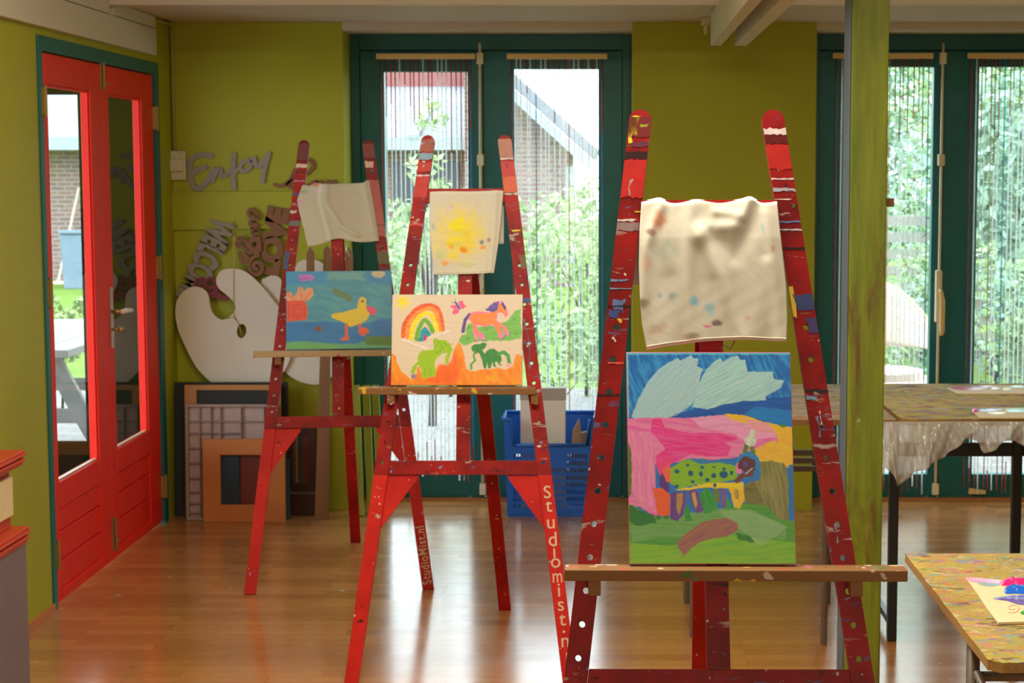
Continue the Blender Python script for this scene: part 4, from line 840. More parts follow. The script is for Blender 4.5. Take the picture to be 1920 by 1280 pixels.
# ------------------------------------------------------------ garden windows
def window(nm, X0, X1, glass, rodx, handle=True):
    ya, yb = YW, YW + .06; e = empty(nm, ((X0 + X1) / 2, YW, 0), kind='structure'); T = Matrix.Translation(-Vector(e.location))
    X0 += .001; X1 -= .001; zt = ZC2 - .001; fw = .042; zi = zt - .075
    f = MB(); f.box(X0, X0 + fw, ya - .03, yb, 0.012, zt, T).box(X1 - fw, X1, ya - .03, yb, .012, zt, T).box(X0 + fw, X1 - fw, ya - .03, yb, zi, zt, T)
    f.build('outer_frame', M['teal_dark'], e, bevel=.002)
    xm = onY(rodx, 640, YW)[0]; out = []
    for k, (gx0, gx1, gt, gb) in enumerate(glass):
        a, b = (X0 + fw + .0006, xm + .012) if k == 0 else (xm + .0132, X1 - fw - .0006)
        g0, g1 = onY(gx0, 640, ya + .02)[0], onY(gx1, 640, ya + .02)[0]; z1 = onY(gx0, gt, ya + .02)[2]; z0 = onY(gx0, gb, ya + .02)[2]
        c = MB()
        for q in ((a, g0, .016, zi - .002), (g1, b, .016, zi - .002), (g0, g1, z1, zi - .002), (g0, g1, .016, z0)): c.box(q[0], q[1], ya - .005 - .001 * k, yb - .006, q[2], q[3], T)
        c.build('casement', M['teal'], e, bevel=.003)
        MB().box(g0 + .001, g1 - .001, ya + .030, ya + .034, z0 + .001, z1 - .001, T).build('glass', M['glass'], e)
    MB().box(X0 + .001, X0 + fw + .02, yb + .001, yb + .02, .012, zt, T).box(X1 - fw - .02, X1 - .001, yb + .001, yb + .02, .012, zt, T).box(xm - .02, xm + .04, yb - .0055, yb + .02, .02, zi, T).box(X0 + fw, X1 - fw, yb + .001, yb + .02, zi - .02, zt, T).build('weather_strip', M['teal_dark'], e)
    r = MB(); yr = ya - .026; r.tube([T @ Vector((xm, yr, .03)), T @ Vector((xm, yr, onY(rodx, 82, YW)[2]))], .0075, 10); r.build('espagnolette_rod', M['rod'], e, True)
    for py in (110, 300, 915):
        z = onY(rodx, py, YW)[2]; MB().box(xm - .016, xm + .016, ya - .038, ya - .0065, z - .028, z + .028, T).build('rod_guide', M['rod'], e, bevel=.004)
    z = onY(rodx, 565, YW)[2]; h = MB().box(xm - .018, xm + .014, ya - .04, ya - .0065, z - .10, z + .155, T); h.build('handle_plate', M['rod'], e, bevel=.006)
    MB().tube([T @ Vector((xm + .003, ya - .042, z + .06)), T @ Vector((xm + .003, ya - .07, z + .05)), T @ Vector((xm + .008, ya - .08, z)), T @ Vector((xm + .008, ya - .078, z - .14)), T @ Vector((xm + .006, ya - .076, z - .16))], [.008, .010, .013, .014, .008], 10).build('handle', M['railwood'], e, True)
    return e
window('window_1', xa, xb, ((727, 881, 135, 887), (967, 1122, 130, 887)), 904)
window('window_2', xc, xd, ((1577, 1741, 126, 887), (1825, 1990, 126, 887)), 1757)

# bead curtains: a rail and loose strings of beads
def bead_strings(parent, x0, x1, z1, z0, y, n, seed, o):
    R = random.Random(seed); t = (1 + 5 ** .5) / 2
    iv = [Vector(v).normalized() for v in ((-1, t, 0), (1, t, 0), (-1, -t, 0), (1, -t, 0), (0, -1, t), (0, 1, t), (0, -1, -t), (0, 1, -t), (t, 0, -1), (t, 0, 1), (-t, 0, -1), (-t, 0, 1))]
    fc = [(0, 11, 5), (0, 5, 1), (0, 1, 7), (0, 7, 10), (0, 10, 11), (1, 5, 9), (5, 11, 4), (11, 10, 2), (10, 7, 6), (7, 1, 8), (3, 9, 4), (3, 4, 2), (3, 2, 6), (3, 6, 8), (3, 8, 9), (4, 9, 5), (2, 4, 11), (6, 2, 10), (8, 6, 7), (9, 8, 1)]
    V = []; Fc = []; mi = []
    for k in range(n):
        x = x0 + (x1 - x0) * (k + .5) / n + R.uniform(-.005, .005); sl = R.uniform(-.004, .004); zb = z0 + R.uniform(0, .06); z = z1; j = 0
        c = [0, 0, 0, 0, 0, 3, 0, 0, 0, 2][R.randrange(10)] if 0 < k < n - 1 else (1 if k == 0 else 2); topc = 1 if R.random() < .6 else c; botc = R.choice([1, 0, 1, c]); yy = y + R.uniform(-.003, .003)
        cut = z1 - R.uniform(.12, .5); cub = z0 + R.uniform(.10, .22)
        while z > zb:
            b = len(V); q = topc if z > cut else (botc if z < cub else c); r = .0047
            cx = x + sl * math.sin((z1 - z) * 1.3)
            V += [(cx + v.x * r - o.x, yy + v.y * r - o.y, z + v.z * r * 1.15 - o.z) for v in iv]; Fc += [(a + b, d + b, g + b) for a, d, g in fc]; mi += [q] * 20; z -= .0102
    me = bpy.data.meshes.new('bead_strings'); me.from_pydata(V, [], Fc)
    for q in ('bead_clear', 'bead_red', 'bead_blue', 'bead_pink'): me.materials.append(M[q])
    me.polygons.foreach_set('material_index', mi); me.polygons.foreach_set('use_smooth', [True] * len(Fc)); me.update()
    ob = bpy.data.objects.new('bead_strings', me); C.objects.link(ob); ob.parent = parent; tag(ob, kind='stuff')
for k, (u0, u1, v0, v1, lb) in enumerate(((705, 891, 100, 905, 'bead curtain hanging leftmost of all, left of the first window rod'), (950, 1139, 100, 925, 'bead curtain hanging above the blue basket'), (1561, 1750, 99, 930, 'bead curtain hanging partly behind the green post'), (1814, 2003, 99, 930, 'bead curtain rightmost, cut by the photo edge'))):
    y = YW - .055; a = onY(u0, v0, y); b = onY(u1, v0, y); z1 = onY(u0, v0 + 11, y)[2]
    e = empty('bead_curtain', ((a.x + b.x) / 2, y, z1), 0, lb, 'curtain', 'bead curtains on the garden doors')
    MB().box(a.x - e.location.x, b.x - e.location.x, -.012, .014, 0, .027).build('rail', M['railwood'], e, bevel=.004)
    for q in (-.07, .07): MB().box(q - .008, q + .008, .0142, .049, .005, .02).build('bracket', M['steel'], e)
    bead_strings(e, a.x + .012, b.x - .012, z1 - .004, onY(u0, v1, y)[2], y - .0, 20, 11 + k, e.location)

# ------------------------------------------------------------ things on the back wall
def wallshape(name, polys_px, Y, th, m, label=None, cat=None, parent=None, bevel=0, group=None):
    """outline in photo pixels, standing at depth Y"""
    ps = [[(onY(a, b, Y)[0], onY(a, b, Y)[2]) for a, b in p] for p in polys_px]
    cx = sum(a for a, b in ps[0]) / len(ps[0]); cz = min(b for a, b in ps[0])
    mb = MB().prism(ps, 0, th, lambda a, b, t: Vector((a - cx, t - th, b - cz)))
    o = mb.build(name, m, parent, bevel=bevel); o.location = (cx, Y, cz)
    return tag(o, label, cat, group)
def ribbon(name, strokes, Y, th, m, label, cat, group=None):
    """thick cut-out handwriting: strokes in photo pixels with widths"""
    mb = MB(); o = onY(strokes[0][0][0][0], strokes[0][0][0][1], Y)
    for q, (pts, w) in enumerate(strokes):
        S = smoothpts([onY(a, b, Y) - o for a, b in pts], 6); n = len(S); Lf = []; Rt = []; hw = w / 2 * Y / F
        for i, p in enumerate(S):
            d = (S[min(i + 1, n - 1)] - S[max(i - 1, 0)]); d.normalize(); nn = Vector((-d.z, 0, d.x)); Lf.append(p + nn * hw); Rt.append(p - nn * hw)
        vs = []; fs = []; off = -.00025 * q
        for i in range(n):
            for v in (Lf[i], Rt[i]): vs.append(v + Vector((0, -th + off, 0)))
            for v in (Lf[i], Rt[i]): vs.append(v)
        for i in range(n - 1):
            a = i * 4; b = a + 4; fs += [(a, a + 1, b + 1, b), (a + 2, b + 2, b + 3, a + 3), (a, b, b + 2, a + 2), (a + 1, a + 3, b + 3, b + 1)]
        fs += [(0, 2, 3, 1), (4 * n - 4, 4 * n - 3, 4 * n - 1, 4 * n - 2)]
        mb.add(vs, fs)
        for p in (S[0], S[-1]):
            k = len(mb.v); c = [(p + Vector((hw * math.cos(t), 0, hw * math.sin(t)))) for t in np.linspace(0, 2 * PI, 12, endpoint=False)]
            mb.add([v + Vector((0, -th + off - .0001, 0)) for v in c] + c, [tuple(range(12)), tuple(range(23, 11, -1))] + [(i, i + 12, (i + 1) % 12 + 12, (i + 1) % 12) for i in range(12)])
    ob = mb.build(name, m); ob.location = o; return tag(ob, label, cat, group)
# green mounting board
YM = YB - .022
b = wallshape('mounting_board', [[(322, 360), (640, 358), (640, 427), (322, 431)]], YB - .0015, .02, M['green'], 'green painted board fixed across the wall behind the word signs', 'board', bevel=.002)
holes = MB()
# light switch
a = onY(334, 310, YB)
e = empty('light_switch', (a.x, YB, a.z), 0, 'ivory surface-mounted switch box on the green wall by the door', 'switch')
w2, h2 = 16.5 * YB / F, 27 * YB / F
MB().box(-w2, w2, -.035, -.0005, -h2, h2).build('switch_box', M['switch'], e, bevel=.004)
MB().box(-w2 + .001, w2 - .009, -.052, -.0352, -h2 * .42, h2 * .42).build('rocker', M['switch'], e, bevel=.005)
for z in (-h2 * .85, h2 * .85): MB().tube([(w2 * .6, -.0352, z), (w2 * .6, -.037, z)], .003, 8).build('screw', M['steel'], e)
cd = MB(); p = onY(327, 283, YB); xq = p.x + .004
cd.tube([(xq, YB - .013, a.z + h2 + .001), (xq, YB - .013, 2.26), (xq, YB - .02, 2.285), (xq, YB - .05, 2.298), (xq - .004, 7.6, 2.298)], .009, 10)
tag(cd.build('conduit', M['conduit'], smooth=True), 'cable conduit running from the ceiling corner down to the switch', 'pipe')
# signs
ribbon('word_sign', [([(398, 292), (380, 290), (366, 294), (358, 303), (359, 318), (372, 318), (386, 314)], 10), ([(372, 318), (360, 328), (362, 345), (372, 354), (386, 344), (396, 328), (402, 318)], 10), ([(402, 318), (403, 326), (400, 340)], 8), ([(400, 340), (405, 325), (412, 316), (416, 320), (416, 330), (422, 330), (430, 322), (440, 308)], 8),
    ([(440, 290), (438, 308), (438, 330), (440, 352)], 10), ([(438, 330), (446, 318), (456, 306)], 7), ([(466, 302), (456, 304), (451, 314), (458, 322), (468, 316), (471, 306), (466, 300), (478, 302)], 8), ([(478, 296), (480, 308), (486, 312), (494, 302), (505, 288)], 8), ([(505, 288), (500, 305), (495, 325), (493, 340)], 9)], YB - .001, .012, M['greysign'], 'light grey cut-out sign reading Enjoy above the green board', 'sign')
ribbon('word_sign', [([(516, 346), (528, 348), (544, 338), (552, 322), (560, 308), (572, 300), (584, 302), (588, 312), (580, 322), (566, 330), (550, 338), (540, 346), (550, 352), (566, 352), (580, 346)], 7), ([(590, 340), (582, 346), (584, 356), (594, 354), (598, 344), (590, 340), (602, 342)], 6), ([(602, 340), (606, 354), (614, 340), (620, 342)], 6), ([(618, 350), (628, 346), (628, 340), (620, 342), (618, 352), (626, 356), (638, 350)], 6)], YB - .001, .012, M['browncut'], 'brown cut-out handwriting sign partly hidden behind the left easel', 'sign')
def textsign(txt, Y, ppx, qpx, height_px, m, label, cat, th=.014, squash=1.0, off=.012):
    """letters whose baseline runs from ppx to qpx (photo pixels)"""
    cu = bpy.data.curves.new('t', 'FONT'); cu.body = txt; cu.size = 1; cu.extrude = 0.0; cu.offset = off; cu.space_character = .86
    ob = bpy.data.objects.new('t', cu); C.objects.link(ob); bpy.context.view_layer.update(); dg = bpy.context.evaluated_depsgraph_get()
    cu.extrude = .5; bpy.context.view_layer.update(); me = bpy.data.meshes.new_from_object(ob.evaluated_get(bpy.context.evaluated_depsgraph_get()))
    vs = [v.co.copy() for v in me.vertices]; fs = [tuple(p.vertices) for p in me.polygons]
    bpy.data.objects.remove(ob); bpy.data.curves.remove(cu); bpy.data.meshes.remove(me)
    x0, x1 = min(v.x for v in vs), max(v.x for v in vs); y0, y1 = min(v.y for v in vs), max(v.y for v in vs)
    P, Q = onY(*ppx, Y), onY(*qpx, Y); d = Q - P; L = d.length; d.normalize(); up = Vector((-d.z, 0, d.x)); hh = height_px * Y / F
    wv = [d * ((v.x - x0) / (x1 - x0) * L) + up * ((v.y - y0) / (y1 - y0) * hh) + Vector((0, -th / 2 - v.z * th, 0)) for v in vs]
    mb = MB().add(wv, fs)
    # thin spine that joins the letters
    o = mb.build('word_sign', m, fix=False); o.location = P; return tag(o, label, cat), P, d, up, L, hh
o, P, d, up, L, hh = textsign('WELCOME', YM - .0015, (400, 400), (330, 552), 50, M['greysign'], 'grey cut-out sign reading Welcome, tilted steeply above the big palette', 'sign', off=.05)
o, P, d, up, L, hh = textsign('LOVE', YM - .0015, (524, 518), (546, 392), 44, M['browncut'], 'brown block-letter sign reading LOVE beside the left easel', 'sign', off=.07)
ribbon('word_sign', [([(452, 462), (446, 456), (450, 446), (460, 452), (468, 462), (478, 472), (484, 478)], 8), ([(450, 474), (454, 488), (462, 492), (466, 484), (460, 478)], 7), ([(470, 474), (464, 470), (456, 462)], 7), ([(484, 478), (474, 484), (468, 496), (472, 510), (484, 514), (492, 506), (490, 494), (480, 492), (476, 500), (482, 504)], 7), ([(478, 470), (486, 460), (482, 450), (472, 452), (470, 462), (478, 466)], 7),
    ([(478, 466), (488, 470), (486, 446)], 6), ([(472, 446), (484, 442), (474, 436), (484, 432), (472, 428), (484, 422)], 6), ([(484, 422), (470, 420), (474, 410), (484, 412)], 6), ([(484, 412), (480, 398), (470, 392), (466, 400), (474, 408), (484, 404)], 6)], YM - .018, .012, M['browncut'], 'brown cut-out handwriting sign reading Home, standing on end', 'sign')
ribbon('scroll_ornament', [([(368, 532), (372, 524), (382, 524), (386, 532), (380, 538), (376, 532)], 6), ([(386, 532), (392, 522), (402, 526), (402, 536), (394, 540), (390, 534)], 6), ([(366, 538), (384, 546), (402, 552), (426, 558)], 8), ([(402, 552), (408, 538), (416, 532)], 8), ([(400, 556), (404, 548), (412, 552), (410, 560)], 7)], YM - .018, .012, M['maroon'], 'dark red scrolled cut-out showing behind the big palette', 'ornament')
# palettes
pal1 = sm2([(370, 537), (385, 543), (392, 554), (395, 573), (401, 588), (414, 598), (425, 597), (436, 589), (442, 579), (440, 567), (425, 552), (412, 541), (406, 528), (409, 515), (418, 506), (434, 503), (452, 505), (470, 515), (489, 533), (510, 558), (530, 585), (546, 620), (548, 655), (538, 688), (518, 712), (490, 729), (460, 735), (430, 731), (405, 721), (385, 705), (366, 683), (349, 650), (336, 620), (330, 592), (332, 566), (342, 549), (356, 539)], 3)
hole = [(454 + 9.5 * math.cos(t) * .9 - 3 * math.sin(t), 620 + 13 * math.sin(t) + 3 * math.cos(t)) for t in np.linspace(0, 2 * PI, 16, endpoint=False)]
p1 = wallshape('wooden_palette', [pal1, hole], YB - .06, .012, M['cream'], 'big cream palette hanging by a string left of the other one', 'palette', group='oversized cream palettes')
pal2 = sm2([(490, 530), (498, 521), (512, 516), (526, 521), (536, 540), (548, 530), (553, 505), (562, 490), (580, 486), (596, 488), (612, 500), (632, 530), (645, 570), (650, 620), (645, 665), (628, 700), (600, 719), (574, 718), (550, 708), (530, 690), (512, 660), (500, 620), (492, 580)], 3)
p2 = wallshape('wooden_palette', [pal2, [(560 + 9 * math.cos(t), 600 + 12 * math.sin(t)) for t in np.linspace(0, 2 * PI, 14, endpoint=False)]], YB - .035, .012, M['cream'], 'second cream palette half hidden behind the duck painting and the weathered plank', 'palette', group='oversized cream palettes')
st = MB(); Ys = YB - .078
S = [onY(437, 415, YM - .01), onY(438, 440, Ys), onY(438, 590, Ys), onY(446, 604, Ys), onY(453, 630, Ys)]
st.tube(S, .0018, 6); st.tube([onY(425, 597, Ys), onY(438, 594, Ys), onY(447, 606, Ys), onY(455, 628, Ys + .03)], .0018, 6); st.tube([onY(438, 446, Ys), onY(446, 452, Ys - .002), onY(452, 452, Ys)], .0015, 6)
tag(st.build('hanging_string', M['string'], smooth=True), 'yellow twine from a nail in the green board to the palette hole', 'string')
tag(MB().tube([onY(437, 412, YM), onY(437, 411, YM - .03)], .0016, 6).build('nail', M['steel']), 'small nail in the green board holding the twine', 'nail')

# ------------------------------------------------------------ leaning stack on the floor
def lean(name, Yb, tilt, label=None, cat=None, group=None, x=0):
    """Empty on the floor at depth Yb; returns maker of lean-plane coordinates"""
    e = empty(name, (x, Yb, 0), 0, label, cat, group); c, s = math.cos(tilt), math.sin(tilt)
    fn = lambda a, b, t: Vector((a - x, b * s - t * c, b * c + t * s))
    def px(u, v):
        a, b, d = ray(u, v); n = Vector((0, -c, s)); o = Vector((0, -Yb, H)); r = Vector((a, b, d)); k = -o.dot(n) / r.dot(n); h = o + r * k
        return (h.x, h.z / c)
    return e, fn, px
def rect(px, x0, y0, x1, y1, floor=False):
    a = px(x0, y1); b = px(x1, y1); c = px(x1, y0); d = px(x0, y0); z0 = 0.0 if floor else a[1]
    xm = (a[0] + d[0]) / 2; xn = (b[0] + c[0]) / 2
    return [(xm, z0), (xn, z0), (xn, c[1]), (xm, c[1])]
def frame_thing(name, label, cat, Yb, tilt, outer, inner, th, m, back=None, floor=True):
    e, fn, px = lean(name, Yb, tilt, label, cat)
    R = rect(px, *outer, floor=floor); I = rect(px, *inner); e.location.x = x = (R[0][0] + R[1][0]) / 2
    fx = lambda a, b, t: fn(a - x, b, t) + Vector((0, 0, 0))
    lift = th * 0; base = max(0, 0)
    o = MB().prism([R, I], 0, th, fx).build('frame', m, e, bevel=.002)
    if back: MB().prism([[(I[0][0] + .0005, I[0][1] + .0005), (I[1][0] - .0005, I[1][1] + .0005), (I[2][0] - .0005, I[2][1] - .0005), (I[3][0] + .0005, I[3][1] - .0005)]], .002, .005, fx).build(back[0], back[1], e)
    return e, fx, px, R, I
def board_thing(name, label, cat, Yb, tilt, outer, th, m, group=None):
    e, fn, px = lean(name, Yb, tilt, label, cat, group); R = rect(px, *outer, floor=True); x = (R[0][0] + R[1][0]) / 2
    mb = MB().prism([R], 0, th, lambda a, b, t: fn(a - x, b, t)); bpy.data.objects.remove(e)
    o = mb.build(name, m, bevel=.002); o.location = (x, Yb, 0); return tag(o, label, cat, group)
o = board_thing('blackboard', 'large black board at the back of the leaning stack', 'blackboard', 8.30, .06, (329, 716, 541, 968), .012, M['chalk'])
frame_thing('pine_frame', 'orange pine frame with a black panel, behind the compartment tray', 'frame', 8.262, .06, (348, 721, 528, 970), (371, 731, 505, 950), .018, M['pine'], ('black_panel', M['chalk']))
# compartment tray
e, fn, px = lean('letterpress_tray', 8.222, .05, 'pinkish grey wooden tray divided into small compartments', 'tray'); R = rect(px, 351, 757, 522, 974, floor=True); x = (R[0][0] + R[1][0]) / 2; e.location.x = x
fx = lambda a, b, t: fn(a - x, b, t)
MB().prism([R], 0, .004, fx).build('back_board', M['traycell'], e)
w_ = .012; I = [(R[0][0] + w_, w_), (R[1][0] - w_, w_), (R[2][0] - w_, R[2][1] - w_), (R[3][0] + w_, R[3][1] - w_)]
MB().prism([R, I], .0042, .028, fx).build('outer_frame', M['pinkgrey'], e, bevel=.0015)
m = MB(); xs = [px(q, 860)[0] for q in (377, 398, 416, 454, 497)]; rows = [789, 811, 839, 867, 895, 921, 942, 960]; zs = [px(430, q)[1] for q in rows]
def bar(a0, a1, b0, b1): m.prism([[(a0, b0), (a1, b0), (a1, b1), (a0, b1)]], .0042, .024, fx)
hw = .002
z_t = I[2][1]
for k, z in enumerate(zs): bar(I[0][0], (xs[3] if k == 1 else (xs[3] if k % 3 else I[1][0])), z - hw, z + hw)
lo = zs[1]
for xx, zb_ in zip(xs, (0, 0, 0, 0, 0)): bar(xx - hw, xx + hw, (I[0][1] if xx in (xs[0], xs[3]) else zs[2 if xx != xs[4] else 0]), z_t)
m.build('divider', M['pinkgrey'], e)
frame_thing('wide_frame', 'empty orange-brown frame at the front of the leaning stack', 'frame', 8.165, .05, (382, 822, 536, 974), (415, 852, 503, 945), .02, M['oakframe'])
# thin boards seen through the frame opening
board_thing('thin_board', 'dark blue board seen through the orange-brown frame', 'board', 8.177, .05, (410, 845, 450, 966), .008, M['navyboard'])
board_thing('thin_board', 'brownish red board seen through the orange-brown frame', 'board', 8.187, .05, (451, 845, 530, 968), .008, M['brickred_board'])
board_thing('thin_board', 'dark grey board on edge right of the orange-brown frame', 'board', 8.22, .04, (530, 860, 544, 966), .008, M['tealboard'])
e, fx, px, R, I = frame_thing('dark_frame', 'dark red-brown frame leaning behind the left easel', 'frame', 8.33, .05, (538, 795, 594, 962), (549, 815, 580, 905), .02, M['darkred'])
for n_, (u0, u1, mm) in enumerate(((549.5, 555, 'greyboard'), (555.5, 558.5, 'oakframe'), (559, 566, 'tealboard'), (567, 579, 'brickred_board'))):
    a = px(u0, 860)[0]; b = px(u1, 860)[0]; MB().prism([[(a, I[0][1] + .001), (b, I[0][1] + .001), (b, I[2][1] - .001), (a, I[2][1] - .001)]], .002, .008, fx).build('painted_strip', M[mm], e)
a = px(545, 925)[1]; MB().prism([[(R[0][0] + .003, a), (R[1][0] - .003, a), (R[1][0] - .003, a + .012), (R[0][0] + .003, a + .012)]], .0205, .028, fx).build('ledge', M['greyboard'], e)
# weathered plank with tines
e, fn, px = lean('weathered_plank', 8.235, .02, 'tall weathered brown plank with three prongs leaning on the wall', 'plank'); a = px(603, 965); x = a[0]; e.location.x = x
fx = lambda a, b, t: fn(a - x, b, t)
pl = [px(591, 966)[0], px(616, 966)[0]]; q1, q2 = px(607, 500), px(622, 500)
MB().prism([[(pl[0], 0), (pl[1], 0), (q2[0], q2[1]), (px(620, 466)[0], px(620, 466)[1]), (px(614, 460)[0], px(614, 460)[1]), (px(608, 468)[0], px(608, 468)[1]), q1]], 0, .022, fx).build('upright_plank', M['oldwood'], e, bevel=.002)
for u in (584, 656):
    A = px(u - 8, 565); B = px(u + 8, 565); T0 = px(u + 7, 474); T1 = px(u, 462); T2_ = px(u - 7, 474)
    MB().prism([[A, B, T0, T1, T2_]], .0222, .034, fx).build('prong', M['oldwood'], e, bevel=.002)
A = px(572, 582); B = px(668, 560); MB().prism([[(A[0], A[1]), (B[0], A[1]), (B[0], B[1]), (A[0], B[1])]], .0222, .036, fx).build('crosspiece', M['oldwood'], e, bevel=.002)
# lime green boards leaning edge-on by the window
for k, (bx, tx, yb_, wd) in enumerate(((690, 668, 8.30, .032), (706, 686, 8.36, .036), (722, 703, 8.43, .036))):
    b = onZ(bx, 948, 0); b = Vector((b.x, yb_, 0)); t = onY(tx, 722, yb_ + .20)
    lb = ('lime green board leaning leftmost of three by the window', 'lime green board leaning in the middle of three by the window', 'lime green board leaning nearest the glass of three')[k]
    m = MB().beam(Vector((0, 0, 0)), t - b, wd, .016, up=(0, 1, 0)); m.v = [(p, q, max(r, 0)) for p, q, r in m.v]
    o = m.build('green_board', M['slat'], bevel=.002); o.location = b; tag(o, lb, 'board', 'lime green boards by the window')

# ------------------------------------------------------------ blue crate with things in it
Yc = 8.28; A = onZ(948, 952, 0); xL = onY(951, 940, Yc)[0]; xRr = onY(1110, 940, Yc)[0]; zT = onY(1000, 786, Yc)[2]; xl2 = onY(944, 790, Yc)[0]; xr2 = onY(1115, 790, Yc)[0]; zN = onY(1000, 834, Yc)[2]
e = empty('laundry_basket', ((xL + xRr) / 2, Yc + .13, 0), 0, 'blue plastic slotted basket below the window', 'basket'); o = Vector(e.location); D = .26
def wall(name, x0, x1, y, notch, slots=True):
    n0, n1 = (xl2 + .05, xr2 - .035)
    out = [(xL, .012), (xRr, .012), (xr2, zT)] + ([(n1 + .012, zT), (n1, zN), (n0, zN), (n0 - .014, zT)] if notch else []) + [(xl2, zT)]
    hs = []
    z = .04; r = 0
    while z < zN - .035:
        xx = x0 + .03; 
        while xx < x1 - .03:
            hs.append([(xx, z), (xx + .007, z), (xx + .007, z + .021), (xx, z + .021)]); xx += .0125
        z += .034; r += 1
    hs = [h for h in hs if not (zN - .10 < h[0][1] and (x0 + .17 < h[0][0] < x0 + .27))]
    return MB().prism([out] + hs, 0, .004, lambda a, b, t: Vector((a, y + t - .004 * 0, b)) - o).build(name, M['blueplastic'], e)
wall('front_panel', xL, xRr, Yc, True); wall('rear_panel', xL, xRr, Yc + D, False)
for sg, xx, x2 in ((-1, xL, xl2), (1, xRr, xr2)):
    hs = []; z = .04
    while z < zT - .08:
        y = Yc + .03
        while y < Yc + D - .03: hs.append([(y, z), (y + .007, z), (y + .007, z + .021), (y, z + .021)]); y += .0125
        z += .034
    MB().prism([[(Yc + .005, .012), (Yc + D - .001, .012), (Yc + D - .001, zT), (Yc + .005, zT)]] + hs, 0, .004, lambda a, b, t: Vector((xx + (x2 - xx) * b / zT - sg * t, a, b)) - o).build('side_panel', M['blueplastic'], e)
MB().box(xL - o.x, xRr - o.x, Yc - o.y + .002, Yc + D - o.y, .0, .011).build('base', M['blueplastic'], e)
n0, n1 = (xl2 + .05, xr2 - .035)
m = MB(); yy = Yc - .003; P3 = lambda a, y, z: Vector((a, y, z)) - o
m.tube([P3(n0, yy, zN), P3(n0 - .014, yy, zT), P3(xl2, yy, zT), P3(xl2 - .004, Yc + D, zT), P3(xr2 + .004, Yc + D, zT), P3(xr2, yy, zT), P3(n1 + .012, yy, zT), P3(n1, yy, zN)], .010, 8); m.tube([P3(n0, yy, zN), P3(n1, yy, zN)], .008, 8)
m.build('rim', M['blueplastic'], e, True)
a = onY(976, 830, Yc + .07); b = onY(1060, 727, Yc + .07)
e2_ = empty('white_box', ((a.x + b.x) / 2, Yc + .10, .05), 0, 'tall white card box standing in the blue basket', 'box')
hw = (b.x - a.x) / 2; MB().box(-hw, hw, -.035, .035, -.035, b.z - .05 - .058).build('carton', M['whitecard'], e2_, bevel=.002); MB().box(-hw - .002, hw + .002, -.037, .037, b.z - .05 - .0575, b.z - .05).build('lid', M['greycard'], e2_, bevel=.002)
for k, (pts, lb) in enumerate((([(1066, 832), (1074, 806), (1086, 785), (1089, 800), (1092, 832)], 'crumpled pointed brown paper bag in the blue basket'), ([(1082, 834), (1086, 812), (1108, 806), (1110, 834)], 'folded brown paper bag in the blue basket beside the pointed bag'))):
    Yp = Yc + .06 + .05 * k; P = [(onY(u, v, Yp)[0], onY(u, v, Yp)[2]) for u, v in pts]; P[0] = (P[0][0], .14); P[-1] = (P[-1][0], .14)
    R = random.Random(k); m = MB().prism([P], -.02, .02, lambda a, b, t: Vector((a - P[0][0], t + .01 * math.sin(a * 90 + b * 50), b - .14))); ob = m.build('paper_bag', M['brownpaper']); ob.location = (P[0][0], Yp, .14); tag(ob, lb, 'bag')

# ------------------------------------------------------------ post
Yp = 5.0; xp0, xp1 = onY(1590, 640, Yp)[0], onY(1659, 640, Yp)[0]
e = empty('support_post', ((xp0 + xp1) / 2, Yp + .06, 0), 0, 'square lime green wooden post, brown showing through its worn paint', 'post'); hw = (xp1 - xp0) / 2
MB().box(-hw, hw, -.06, .06, 0, 2.735).build('timber', M['post'], e, bevel=.004)
MB().box(-hw - .006, -hw - .0005, -.055, .055, 0.001, 2.73).build('edge_strip', M['bluegrey'], e, bevel=.002)  # thin blue-grey sheet over the left face of the post
a = onY(1672, 380, Yp + .05); MB().box(hw + .0005, hw + .026, -.03, .0, a.z - .011, a.z + .013).build('wooden_catch', M['oldwood'], e, bevel=.002)

# ------------------------------------------------------------ tables
ZT = .76
def slab(name, pts, z1, th, m, parent, o, rag=0, edge=None):
    mb = MB().prism([[(a - o.x, b - o.y) for a, b in pts]], z1 - th, z1, lambda a, b, t: Vector((a, b, t))); ob = mb.build(name, m, parent); return ob
def thick(mb, m, edge): pass
# far table with black legs
ZF = .80; yf = onZ(1700, 785, ZF)[1]; yb = onZ(1700, 719, ZF)[1]; x0 = .965; x1 = 2.55
e = empty('craft_table', ((x0 + x1) / 2, (yf + yb) / 2, 0), 0, 'long paint-covered table with black legs beyond the green post', 'table', 'paint-covered tables'); o = Vector(e.location)
R = random.Random(5); pts = [(x0, yb), (x0 + .01, yf + .03), (x0 + .04, yf)] + [(x0 + .1 + i * .1, yf + R.uniform(-.004, .004)) for i in range(14)] + [(x1, yf), (x1, yb)]
slab('tabletop', pts, ZF, .003, M['table_far'], e, o); slab('board_edge', pts, ZF - .0032, .02, M['particle'], e, o)
def leg(xx, yy, r=.016, zt=.80 - .024, m='blackmetal', name='leg', par=None, oo=None): return MB().box(xx - r - oo.x, xx + r - oo.x, yy - r - oo.y, yy + r - oo.y, 0, zt).build(name, M[m], par, bevel=.003)
fx_, fy_ = onZ(1673, 1203, 0).xy; xr_ = (1903 - PX) / F * (fy_ + .05)
for xx in (fx_, xr_ + .015, 2.45):
    leg(xx, fy_ + .02, par=e, oo=o)
for xx in (fx_, 2.45): leg(xx, fy_ + .62, par=e, oo=o)
zr = onY(1800, 856, fy_)[2]
MB().box(fx_ + .017 - o.x, xr_ - .002 - o.x, fy_ + .006 - o.y, fy_ + .03 - o.y, zr, zr + .045).build('rail', M['blackmetal'], e, bevel=.002)
